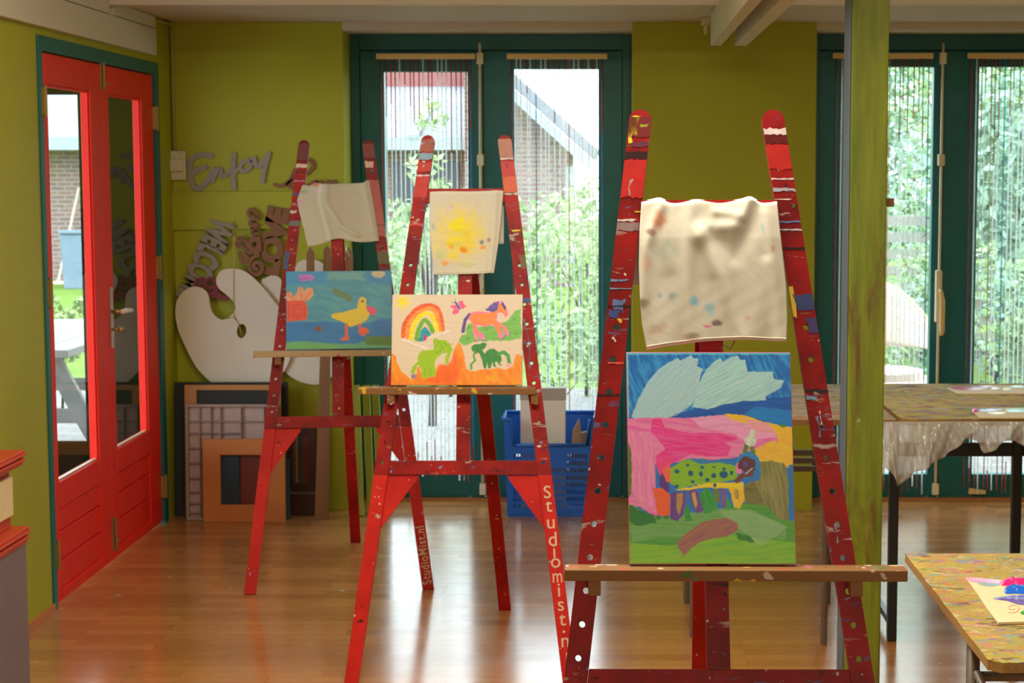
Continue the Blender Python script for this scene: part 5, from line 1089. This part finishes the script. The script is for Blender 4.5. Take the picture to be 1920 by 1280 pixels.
MB().box(xr_ + .032 - o.x, 2.433 - o.x, fy_ + .006 - o.y, fy_ + .03 - o.y, zr, zr + .045).build('rail', M['blackmetal'], e, bevel=.002)
for xx in (fx_, 2.45):
    MB().box(xx - .010 - o.x, xx + .010 - o.x, fy_ + .037 - o.y, fy_ + .603 - o.y, .05, .075).build('foot_bar', M['blackmetal'], e)
# desk left of it, brown metal legs
p1_ = onZ(1299, 1195, 0); p2_ = onZ(1545, 1210, 0); p3_ = onZ(1552, 1132, 0)
xd0, xd1 = p1_.x - .07, .955
e = empty('school_desk', ((xd0 + xd1) / 2, 6.5, 0), 0, 'paint-covered desk with thin brown legs behind the nearest easel', 'desk'); o = Vector(e.location)
pts = [(xd0, yb - .02), (xd0, yf + .01), (xd1, yf - .01), (xd1, yb - .02)]
slab('desktop', pts, ZF, .003, M['table_pale'], e, o); slab('board_edge', pts, ZF - .0032, .018, M['oldwood'], e, o)
for p in (p1_, p2_, Vector((p1_.x, p3_.y, 0)), p3_): MB().tube([(p.x - o.x, p.y + .012 - o.y, 0), (p.x - o.x, p.y + .012 - o.y, ZF - .022)], .012, 10).build('leg', M['brownmetal'], e)
for k in range(3):
    z = onY(1505, 848 + k * 15, p3_.y)[2]; MB().box(p1_.x + .013 - o.x, p3_.x - .013 - o.x, p3_.y + .0 - o.y, p3_.y + .02 - o.y, z - .012, z + .008).build('rack_rail', M['brownmetal'], e)
# near table
f0 = onZ(1697, 1037, ZT); n0_ = onZ(1852, 1236, ZT); n1_ = onZ(1880, 1241, ZT)
e = empty('craft_table', (1.15, (f0.y + n1_.y) / 2, 0), 0, 'paint-covered table in the near right corner, cut by the photo edge', 'table', 'paint-covered tables'); o = Vector(e.location)
R = random.Random(9); Lpts = [tuple((f0.lerp(n0_, t) + Vector((R.uniform(-.0012, .0012), 0, 0))).xy) for t in np.linspace(0, 1, 14)]
pts = Lpts + [(n1_.x, n1_.y - .004)] + [(n1_.x + .06 * i, n1_.y + R.uniform(-.004, .004)) for i in range(1, 14)] + [(1.62, n1_.y), (1.62, f0.y)]
slab('tabletop', pts, ZT, .002, M['table'], e, o); slab('board_edge', pts, ZT - .0022, .017, M['particle'], e, o)
lx = (1834 - PX) / F * 3.33
for xx, yy in ((lx, 3.30), (1.52, 3.30), (lx + .115, f0.y - .10), (1.52, f0.y - .10)): MB().tube([(xx - o.x, yy - o.y, 0), (xx - o.x, yy - o.y, ZT - .020)], .0125, 12).build('leg', M['brownmetal'], e, True)
z = onY(1860, 1262, 3.32)[2]
MB().tube([(lx + .015 - o.x, 3.30 - o.y, z), (1.505 - o.x, 3.30 - o.y, z)], .010, 10).build('stretcher', M['brownmetal'], e, True)
MB().tube([(lx + .003 - o.x, 3.284 - o.y, z + .012), (lx + .05 - o.x, 3.12 - o.y, z - .12)], .008, 10).build('brace', M['steel'], e, True)

# paper palettes with wet paint
pm = {n: simple('wet_%s_paint' % n, alb(*c), .22, bump=.3, scale=60) for n, c in dict(magenta=(215, 35, 110), blue=(30, 100, 190), purple=(105, 80, 150), pink=(235, 130, 160), grey=(110, 125, 100), green=(60, 150, 60), yellow=(230, 190, 40), orange=(235, 140, 40), mint=(130, 180, 150), red=(200, 70, 40)).items()}
M['manila'] = simple('cream_card', alb(222, 200, 150), .6, var=.04)
def blob(name, pts, z, h, m, parent, o):
    """spread paint: outline on the card, rising to h in the middle"""
    P = sm2(pts, 4); n = len(P); c = (sum(a for a, b in P) / n, sum(b for a, b in P) / n); vs = []; fs = []; rings = 5; R = random.Random(len(P))
    for r in range(rings):
        k = 1 - r / rings; zz = h * (1 - k * k)
        for a, b in P: vs.append((c[0] + (a - c[0]) * k - o.x, c[1] + (b - c[1]) * k - o.y, z - o.z + max(.0003, zz + (R.uniform(-.35, .35) * h if 0 < r else 0))))
    vs.append((c[0] - o.x, c[1] - o.y, z - o.z + h))
    for r in range(rings - 1):
        for i in range(n): j = (i + 1) % n; fs.append((r * n + i, r * n + j, r * n + n + j, r * n + n + i))
    for i in range(n): fs.append(((rings - 1) * n + i, (rings - 1) * n + (i + 1) % n, len(vs) - 1))
    return MB().add(vs, fs).build(name, m, parent, True)
def card(label, outline, z, th, blobs, group='paint cards on the tables'):
    ps = [onZ(u, v, z + th).xy for u, v in outline]; c = Vector((sum(p[0] for p in ps) / len(ps), sum(p[1] for p in ps) / len(ps), z))
    e = empty('paint_card', c, 0, label, 'palette', group)
    MB().prism([[(p[0] - c.x, p[1] - c.y) for p in ps]], .0006, th, lambda a, b, t: Vector((a, b, t))).build('card', M['manila'], e, bevel=.001)
    for nm, px_, h in blobs: blob('paint_blob', [tuple(onZ(u, v, z + th).xy) for u, v in px_], z + th + .0002, h, pm[nm], e, c)
    return e, c
e, c = card('cream card with magenta, blue and purple paint on the nearest table', [(1811, 1082), (1830, 1108), (1850, 1138), (1872, 1166), (1960, 1163), (1975, 1093)], ZT, .006,
    [('pink', [(1813, 1083), (1840, 1084), (1878, 1089), (1880, 1094), (1840, 1092), (1820, 1090)], .0006), ('grey', [(1832, 1093), (1850, 1091), (1874, 1094), (1870, 1098), (1850, 1099)], .0005),
     ('magenta', [(1874, 1092), (1888, 1084), (1912, 1085), (1935, 1088), (1930, 1097), (1905, 1098), (1882, 1098)], .008), ('blue', [(1883, 1106), (1890, 1099), (1910, 1098), (1940, 1102), (1935, 1114), (1905, 1113), (1886, 1113)], .009),
     ('purple', [(1862, 1122), (1880, 1118), (1900, 1116), (1940, 1118), (1950, 1132), (1915, 1134), (1890, 1127)], .002), ('green', [(1913, 1148), (1922, 1144), (1940, 1146), (1935, 1152), (1918, 1152)], .003)])
sp = [onZ(1899 + (3 + 1.4 * t) * math.cos(t), 1140 + (1.5 + .9 * t) * math.sin(t), ZT + .0064) - c for t in np.linspace(.3, 8.5, 30)]
MB().tube(sp, .0005, 5).build('spiral_doodle', pm['red'], e)
card('cream card with pink and orange paint at the back of the far table', [(1776, 727), (1795, 737), (2000, 737), (2000, 722), (1840, 722)], ZF, .005,
    [('pink', [(1782, 727), (1800, 724), (1850, 725), (1840, 731), (1800, 731)], .002), ('orange', [(1855, 726), (1870, 724), (1875, 729), (1858, 730)], .003), ('yellow', [(1880, 727), (1895, 725), (1897, 730), (1882, 731)], .002), ('green', [(1895, 722.6), (1925, 722.6), (1925, 726), (1900, 726)], .003), ('purple', [(1830, 723), (1868, 723), (1860, 725.5), (1835, 725.5)], .002)])
card('cream card with purple and yellow paint at the front of the far table', [(1822, 769), (1836, 782), (2000, 782), (2000, 764), (1840, 764)], ZF, .006,
    [('purple', [(1822, 767), (1850, 765), (1880, 766), (1868, 770), (1830, 771)], .003), ('magenta', [(1822, 768), (1832, 766), (1834, 773), (1825, 774)], .008), ('yellow', [(1850, 772), (1870, 771), (1888, 772), (1880, 776), (1856, 776)], .002), ('mint', [(1888, 766), (1920, 765), (1925, 772), (1890, 772)], .002)])

# clear plastic sheet slipping off the far table
n = NT('clear_plastic_film'); out = n.n['Material Output']; tr = n.new('ShaderNodeBsdfTransparent'); tr.inputs[0].default_value = (.93, .92, .9, 1); mx = n.new('ShaderNodeMixShader'); mx.inputs[0].default_value = .62
n.color((.66, .65, .63)); n.set(.12, 0, .9); n.l.new(tr.outputs[0], mx.inputs[1]); n.l.new(n.b.outputs[0], mx.inputs[2]); n.l.new(mx.outputs[0], out.inputs[0]); M['film'] = n.m
hem = [(1640, 850), (1657, 868), (1686, 912), (1712, 886), (1735, 880), (1760, 862), (1790, 842), (1812, 822), (1826, 824), (1848, 850), (1872, 840), (1885, 826), (1905, 826), (1925, 840), (1960, 832), (2000, 826)]
nx, ny = 150, 28; vs = []
for j in range(ny):
    for i in range(nx):
        u = 1640 + 360 * i / (nx - 1); k = next(q for q in range(len(hem) - 1) if hem[q + 1][0] >= u - 1e-6); f_ = (u - hem[k][0]) / (hem[k + 1][0] - hem[k][0]); hb = hem[k][1] * (1 - f_) + hem[k + 1][1] * f_
        v = 790 + (hb - 790) * j / (ny - 1); w_ = j / (ny - 1)
        y = yf - .016 - .045 * w_ * (.5 + .5 * math.sin(u * .09 + 2.5 * w_)) - .014 * w_ * abs(math.sin(u * .17 + 5 * w_)) - .008 * w_ * math.sin(u * .5 - 9 * w_)
        y = min(y, yf - .006)
        vs.append(onY(u + 3 * w_ * math.sin(u * .2), v, y))
o0 = vs[0].copy(); fs = [(j * nx + i, j * nx + i + 1, (j + 1) * nx + i + 1, (j + 1) * nx + i) for j in range(ny - 1) for i in range(nx - 1)]
ob = MB().add([v - o0 for v in vs], fs).build('plastic_sheet', M['film'], smooth=True, fix=False); ob.location = o0; so = ob.modifiers.new('thickness', 'SOLIDIFY'); so.thickness = .0003
tag(ob, 'clear plastic sheet hanging torn and crumpled from the far table edge', 'sheet')
# wedge resting at the foot of the second window
a = onY(1832, 927, YW - .04)
tag(MB().prism([[(-.04, 0), (.045, 0), (.045, .018), (.01, .022), (-.035, .03)]], -.012, .012, lambda p, q, t: Vector((p, t, q))).build('wooden_wedge', M['railwood'], bevel=.002), 'small pale wooden wedge at the foot of the rightmost casement', 'wedge').location = (a.x, YW - .0195, a.z)

# ------------------------------------------------------------ low cabinet in the left corner of view
Xf = -1.71; Ye = 5.2; zl0, zl1 = onY(30, 1016, Ye)[2], onY(30, 985, Ye)[2]; zu0, zu1 = onY(30, 870, Ye)[2], onY(30, 842, Ye)[2]
e = empty('painted_cabinet', (-1.875, 4.85, 0), 0, 'grey cabinet with red mouldings and a cream drawer against the green wall', 'cabinet'); o = Vector(e.location)
bx = lambda a, b, c, d, f_, g: MB().box(a - o.x, b - o.x, c - o.y, d - o.y, f_, g)
bx(-2.03, Xf - .01, 4.5, Ye - .006, 0, zl0 - .0005).build('lower_body', M['greybody'], e, bevel=.002)
bx(-2.03, Xf - .045, 4.5, Ye - .03, zl1 + .0005, zu0 - .0005).build('upper_body', M['rust'], e, bevel=.002)
def cornice(z0, z1, xf, ye):
    m = MB(); h = z1 - z0; prof = [(0, .018), (.25, .010), (.45, .004), (.62, .010), (.8, .0), (1.0, .004)]
    for (a, p), (b, q) in zip(prof[:-1], prof[1:]): m.box(-2.035 - o.x, xf - q - o.x, 4.49 - o.y, ye - q * .5 - o.y, z0 + h * a, z0 + h * b - .0002)
    return m
cornice(zl0, zl1, Xf + .004, Ye).build('lower_cornice', M['rust'], e, bevel=.002)
cornice(zu0, zu1, Xf, Ye - .005).build('upper_cornice', M['rust'], e, bevel=.002)
zq0, zq1 = onY(5, 966, Ye - .05)[2], onY(5, 893, Ye - .05)[2]
dr = bx(Xf - .0445, Xf - .030, 4.56, Ye - .045, zq0, zq1).build('drawer', M['creamdrawer'], e, bevel=.003)
MB().ball((Xf - .018 - o.x, 4.85 - o.y, (zq0 + zq1) / 2), .014, 12, 8).build('knob', M['rust'], dr, True)

# ------------------------------------------------------------ outside
def groundmat(name, c1, c2, sc):
    n = NT(name); f = n.noise(n.coord(), sc, 5, .7); n.color(n.mix(c1, c2, n.mask(f, .35, .65))); return n.set(.9, 0, .1)
n = NT('paving_brick'); br = n.new('ShaderNodeTexBrick'); n.l.new(n.coord(), br.inputs['Vector']); br.inputs['Scale'].default_value = 1; br.inputs['Brick Width'].default_value = .22; br.inputs['Row Height'].default_value = .11; br.inputs['Mortar Size'].default_value = .008
br.inputs['Color1'].default_value = (.24, .23, .22, 1); br.inputs['Color2'].default_value = (.19, .18, .17, 1); br.inputs['Mortar'].default_value = (.16, .14, .12, 1); n.color(br.outputs['Color']); M['paving'] = n.set(.85, 0, .2)
M['lawn'] = groundmat('lawn_grass', (.09, .17, .02), (.17, .26, .05), 6)
struct('floor_terrace', MB().box(-6.5, 9, 8.79, 13.5, -.12, -.03).box(-6.5, XL - .17, 4.0, 8.79, -.12, -.03), M['paving'])
tag(MB().box(-40, 40, 13.5, 60, -.16, -.06).box(-40, -6.5, -2, 13.5, -.16, -.06).build('lawn', M['lawn']), 'mown green lawn beyond the terrace', 'grass', kind='stuff')
n = NT('house_brick'); c = n.new('ShaderNodeTexCoord'); sx = n.new('ShaderNodeSeparateXYZ'); n.l.new(c.outputs['Object'], sx.inputs[0]); cb = n.new('ShaderNodeCombineXYZ'); n.l.new(sx.outputs[0], cb.inputs[0]); n.l.new(sx.outputs[2], cb.inputs[1])
br = n.new('ShaderNodeTexBrick'); n.l.new(cb.outputs[0], br.inputs['Vector']); br.inputs['Scale'].default_value = 1; br.inputs['Brick Width'].default_value = .22; br.inputs['Row Height'].default_value = .066; br.inputs['Mortar Size'].default_value = .010
br.inputs['Color1'].default_value = (.30, .17, .15, 1); br.inputs['Color2'].default_value = (.22, .13, .125, 1); br.inputs['Mortar'].default_value = (.32, .29, .28, 1); n.color(br.outputs['Color']); M['brick'] = n.set(.9, 0, .2)
M['roof'] = simple('grey_roof_tiles', (.20, .20, .23), .7, var=.2, scale=1.5, stretch=(1, 1, 4)); M['fascia'] = simple('white_fascia', (.30, .33, .36), .6); M['pinktile'] = simple('red_ridge_tiles', (.26, .09, .08), .7)
M['darkgap'] = simple('dark_window_glass', (.03, .035, .04), .15)
# long low brick house with a lean-to wing
Yh = 27.0
e = empty('brick_house', (-5, Yh, 0), 0, 'low brick house with grey roof at the far side of the garden', 'house'); o = Vector(e.location)
xw0 = onY(880, 300, Yh)[0]; ze = onY(800, 262, Yh)[2]; zr_ = onY(800, 172, Yh + 4)[2]
MB().box(-16 - o.x, xw0 - o.x, 0, 8, -.06, ze - .05).build('wall', M['brick'], e)
MB().prism([[(-.6, ze - .12), (4, zr_), (8.6, ze - .12), (8.6, ze + .02), (4, zr_ + .14), (-.6, ze + .02)]], -16.5 - o.x, xw0 - o.x, lambda a, b, t: Vector((t, a, b))).build('roof', M['roof'], e)
MB().box(-16.5 - o.x, xw0 - o.x, -.72, -.61, ze - .16, ze + .03).build('gutter', M['fascia'], e)
MB().box(-16.5 - o.x, xw0 - o.x, 3.7, 4.3, zr_ + .05, zr_ + .32).build('ridge', M['pinktile'], e)
p, q = onY(774, 256, Yh - .75) - o, onY(818, 176, Yh + 3.2) - o
MB().beam(p, q, .16, .06, up=(0, -.5, .8)).build('verge_board', M['fascia'], e)
p, q = onY(96, 236, Yh + 1.5) - o, onY(120, 200, Yh + 3.2) - o
MB().beam(p, q, .16, .06, up=(0, -.5, .8)).build('verge_board', M['pinktile'], e)
for u in (765, 830):
    a = onY(u, 330, Yh); MB().box(a.x - o.x - .25, a.x - o.x + .25, -.04, -.001, .9, 1.75).build('window', M['darkgap'], e)
x1_ = onY(1098, 300, Yh - 1)[0]; zA = onY(968, 168, Yh - 1)[2]; xA = onY(968, 168, Yh - 1)[0]; zB = onY(1098, 283, Yh - 1)[2]; zP = zA + (xA - xw0) * (zA - zB) / (x1_ - xA)
MB().prism([[(xw0 - o.x + .01, -.06), (x1_ - o.x - .25, -.06), (x1_ - o.x - .25, zB + .1), (xw0 - o.x + .01, zP - .15)]], -1, 3, lambda a, b, t: Vector((a, t, b))).build('wing_wall', M['brick'], e)
MB().prism([[(xw0 - o.x, zP), (x1_ - o.x + .1, zB - .12), (x1_ - o.x + .18, zB + .02), (xw0 - o.x, zP + .22)]], -1.35, 4, lambda a, b, t: Vector((a, t, b))).build('wing_roof', M['roof'], e)
MB().prism([[(xw0 - o.x, zP - .17), (x1_ - o.x + .08, zB - .30), (x1_ - o.x + .1, zB - .125), (xw0 - o.x, zP - .005)]], -1.45, -1.36, lambda a, b, t: Vector((a, t, b))).build('wing_verge_board', M['fascia'], e)
a = onY(1066, 400, Yh - 1.1); b = onY(1075, 400, Yh - 1.1)
MB().box(a.x - .05 - o.x, b.x + .02 - o.x, -1.1, -1.001, -.06, onY(1066, 312, Yh - 1)[2]).build('white_post', M['fascia'], e)

M['leaf1'] = simple('yellow_green_leaves', (.34, .46, .19), .6, var=.3, scale=3); M['leaf2'] = simple('mid_green_leaves', (.26, .38, .18), .6, var=.4, scale=3); M['leaf3'] = simple('blue_green_leaves', (.26, .40, .29), .6, var=.4, scale=3); M['bark'] = simple('tree_bark', (.10, .075, .055), .9)  # leaf colours lightened and desaturated to carry the washed-out lens haze
M['pinkflower'] = simple('pink_petals', (.5, .15, .2), .6)
def foliage(name, x, y, h, rx, rz, zc, n, m, label, cat, group, leaf=.05, seed=1, trunk=True):
    R = random.Random(seed); e = empty(name, (x, y, -.05), 0, label, cat, group); mb = MB()
    cl = [(R.gauss(0, rx * .5), R.gauss(0, rx * .5), zc + R.uniform(-rz, rz) * .8, R.uniform(.25, .55) * min(rx, rz)) for _ in range(max(6, n // 90))]
    for i in range(n):
        c = R.choice(cl); t = R.uniform(0, 2 * PI); f_ = math.acos(R.uniform(-1, 1)); r = c[3] * R.uniform(.55, 1.1)
        p = Vector((c[0] + r * math.sin(f_) * math.cos(t), c[1] + r * math.sin(f_) * math.sin(t), max(.06, c[2] + r * math.cos(f_))))
        a = Vector((R.gauss(0, 1), R.gauss(0, 1), R.gauss(0, 1))).normalized(); b = a.cross(Vector((R.gauss(0, 1), R.gauss(0, 1), R.gauss(0, 1)))).normalized(); s_ = leaf * R.uniform(.6, 1.3)
        mb.add([p - a * s_, p + b * s_ * .45, p + a * s_, p - b * s_ * .45], [(0, 1, 2, 3)])
    mb.build('foliage', m, e, fix=False)
    t = MB(); t.tube([(0, 0, 0), (.02, 0, zc * .6), (0, 0, zc)], [.022 * h / 2, .018 * h / 2, .010 * h / 2], 8)
    for k in range(6): a_ = k * 1.05; t.tube([(0, 0, zc * (.3 + .08 * k)), (rx * .5 * math.cos(a_), rx * .5 * math.sin(a_), zc + rz * .3 * math.sin(k))], [.010 * h / 2, .004 * h / 2], 6)
    t.build('trunk', M['bark'], e, True)
    return e
def at(px_, Y): return (px_ - PX) / F * Y
G1, G2 = 'garden shrubs behind the first window', 'trees behind the second window'
foliage('garden_shrub', at(752, 15), 15, 1.4, .45, .55, .75, 1500, M['leaf1'], 'pale shrub behind the leftmost bead curtain', 'shrub', G1, .035, 1)
foliage('garden_shrub', at(842, 13), 13, 1.5, .42, .65, .85, 1700, M['leaf2'], 'shrub behind the curtain just left of the first window rod', 'shrub', G1, .035, 2)
foliage('garden_tree', at(808, 11.5), 11.5, 2.6, .28, .85, 1.35, 420, M['leaf1'], 'thin sapling before the house roof, left window pane', 'tree', G1, .032, 3)
foliage('garden_shrub', at(1000, 16), 16, 1.6, .5, .6, .85, 1700, M['leaf1'], 'pale shrub before the brick wing, near the rod side', 'shrub', G1, .04, 4)
foliage('garden_shrub', at(1100, 13), 13, 1.8, .42, .6, 1.0, 2000, M['leaf1'], 'bright shrub behind the blue basket, right side', 'shrub', G1, .035, 5)
foliage('garden_shrub', at(1045, 11.6), 11.6, 1, .5, .35, .45, 1300, M['leaf2'], 'low dark shrub just outside, over the blue basket', 'shrub', G1, .03, 6)
foliage('garden_shrub', at(790, 20), 20, 1.5, 1.0, .4, .9, 1500, M['leaf2'], 'dark shrub at the foot of the brick house', 'shrub', G1, .05, 7)
for k, (u, Y, rx, rz, zc, n_, mm, lb) in enumerate(((1545, 17, 1.0, 1.4, 2.0, 3800, 'leaf3', 'tree left of the green post in the garden'), (1700, 19, 1.2, 1.4, 2.2, 5200, 'leaf3', 'tree behind the wicker chair'), (1850, 17, 1.0, 1.3, 1.9, 5200, 'leaf2', 'leafy tree behind the rightmost curtain, inner side'), (1960, 14, .9, 1.3, 1.7, 4400, 'leaf3', 'tree at the right photo edge'), (2060, 22, 1.6, 1.6, 2.2, 3500, 'leaf3', 'distant tree beyond the right edge'), (1790, 24, 1.8, 1.7, 2.2, 4500, 'leaf3', 'large distant tree hidden mostly by the window middle'))):
    foliage('garden_tree', at(u, Y), Y + (0, 1.5, -1, 0, 3, 4)[k], 3, rx * .9, rz, zc, n_, M[mm], lb, 'tree', G2, .06, 20 + k)
for k, (u, Y, rx, rz, zc, n_, mm, lb) in enumerate(((1870, 12.4, .45, .4, .55, 1900, 'leaf3', 'feathery shrub low behind the rightmost curtain'), (1725, 12.8, .4, .5, .75, 1500, 'leaf2', 'shrub between wicker chair and fence'), (1935, 11.8, .4, .55, .75, 1800, 'leaf2', 'shrub by the right photo edge'))):
    foliage('garden_shrub', at(u, Y), Y, 1.2, rx, rz, zc, n_, M[mm], lb, 'shrub', 'shrubs behind the second window', .035, 40 + k)
foliage('garden_shrub', at(108, 12), 12, 1, .16, .22, .62, 900, M['leaf1'], 'small yellow-green bush seen through the left door', 'shrub', None, .03, 60)
# wooden fence
a = onY(1640, 398, 15); e = empty('garden_fence', (a.x, 15, -.03), 0, 'grey slatted fence behind the wicker chair', 'fence')
M['fencewood'] = simple('grey_fence_wood', (.36, .33, .30), .8)
for k in range(9): MB().box(-1.6, 1.6, -.01, .01, a.z - .08 - k * .14, a.z - k * .14).build('slat', M['fencewood'], e)
for q in (-1.55, 0, 1.55): MB().box(q - .04, q + .04, .011, .08, 0, a.z + .03).build('fence_post', M['fencewood'], e)
# wicker chair
Yk = 10.6; xc_ = at(1652, Yk); M['wicker'] = simple('pale_wicker', (.62, .52, .46), .7, scale=90, var=.3, bump=.5); M['cushion'] = simple('pinkish_cushion', (.55, .42, .38), .8); M['rattan'] = simple('yellow_rattan_pole', (.62, .52, .26), .5)
e = empty('wicker_chair', (xc_, Yk, -.03), 0, 'round-backed wicker armchair on the terrace beside the green post', 'chair')
vs = []; NX, NY = 26, 10
for j in range(NY):
    for i in range(NX):
        t = PI * (i / (NX - 1)) ; top = .97 - .30 * (abs(math.cos(t)) ** 2.0); z = .58 + (top - .58) * j / (NY - 1); r = .31 + .05 * j / (NY - 1); vs.append((r * math.cos(t), .02 + r * math.sin(t) * .95, z))
fs = [(j * NX + i, j * NX + i + 1, (j + 1) * NX + i + 1, (j + 1) * NX + i) for j in range(NY - 1) for i in range(NX - 1)]
ob = MB().add(vs, fs).build('backrest', M['wicker'], e, True, fix=False); so = ob.modifiers.new('thickness', 'SOLIDIFY'); so.thickness = .025
MB().tube([Vector(v) for v in vs[-NX:]], .02, 8).build('rim', M['rattan'], e, True)
MB().tube([(.30 * math.cos(t), .30 * math.sin(t) + .02, .40) for t in np.linspace(0, 2 * PI, 24, endpoint=False)], .022, 8, True).prism([[(.29 * math.cos(t), .29 * math.sin(t) + .02) for t in np.linspace(0, 2 * PI, 24, endpoint=False)]], .385, .41, lambda a, b, t: Vector((a, b, t))).build('seat', M['wicker'], e, True)
MB().prism([[(.26 * math.cos(t), .26 * math.sin(t) - .0) for t in np.linspace(0, 2 * PI, 24, endpoint=False)]], .412, .47, lambda a, b, t: Vector((a, b, t))).build('cushion', M['cushion'], e, bevel=.015)
for t in (.6, 2.5, 3.8, 5.6): MB().tube([(.28 * math.cos(t), .28 * math.sin(t), .385), (.31 * math.cos(t), .31 * math.sin(t), .2), (.29 * math.cos(t), .29 * math.sin(t), 0)], .017, 8).build('leg', M['rattan'], e, True)
for sg in (-1, 1): MB().tube([(sg * .34, -.02, .70), (sg * .36, -.2, .66), (sg * .33, -.30, .56), (sg * .30, -.28, .38)], .02, 8).build('armrest', M['rattan'], e, True)
# picnic table outside the red doors
M['greyplank'] = simple('silvery_outdoor_wood', (.26, .25, .235), .8, stretch=(1, .1, 1), var=.2)
xt = at(118, 9.9); e = empty('picnic_table', (xt - .12, 9.9, -.03), 0, 'silvery wooden picnic table seen through the left door', 'table')
for k in range(5): MB().box(-.42 + .17 * k, -.26 + .17 * k, -.95, .95, .71, .75).build('table_board', M['greyplank'], e, bevel=.004)
for sg in (-1, 1): MB().box(sg * .68 - .14, sg * .68 + .14, -.95, .95, .42, .46).build('bench_board', M['greyplank'], e, bevel=.004)
for yy in (-.7, .7):
    for sg in (-1, 1): MB().beam((sg * .25, yy, .70), (sg * .62, yy, .0), .09, .04, up=(0, 1, 0)).build('leg', M['greyplank'], e)
    MB().box(-.72, .72, yy + .022, yy + .05, .34, .415).build('brace', M['greyplank'], e)
# tools and bin by the far wall
M['tool'] = simple('pale_tool_handle', (.6, .52, .4), .6); M['binblue'] = simple('grey_blue_plastic', (.16, .22, .30), .5)
p, q = onZ(112, 520, 0), onY(150, 352, Yh - .05)
Yt = 26.5; a = onY(108, 520, Yt); b = onY(148, 352, Yh - .15)
ob = MB().tube([(0, 0, 0), b - Vector((a.x, Yt, -.06))], .02, 6).box(-.18, .18, -.03, .03, -.0, .05).build('garden_broom', M['tool']); ob.location = (a.x, Yt, -.058); tag(ob, 'broom leaning on the far brick wall, seen through the left door', 'broom')
a = onY(140, 470, 25.6); ob = empty('wheelie_bin', (a.x, 25.6, -.06), 0, 'grey-blue bin before the far brick wall', 'bin')
MB().prism([[(-.12, 0), (.14, 0), (.17, .78), (-.16, .78)]], -.16, .16, lambda a, b, t: Vector((a, t, b))).build('body', M['binblue'], ob, bevel=.01); MB().box(-.18, .19, -.19, .19, .785, .83).build('lid', M['binblue'], ob, bevel=.01)
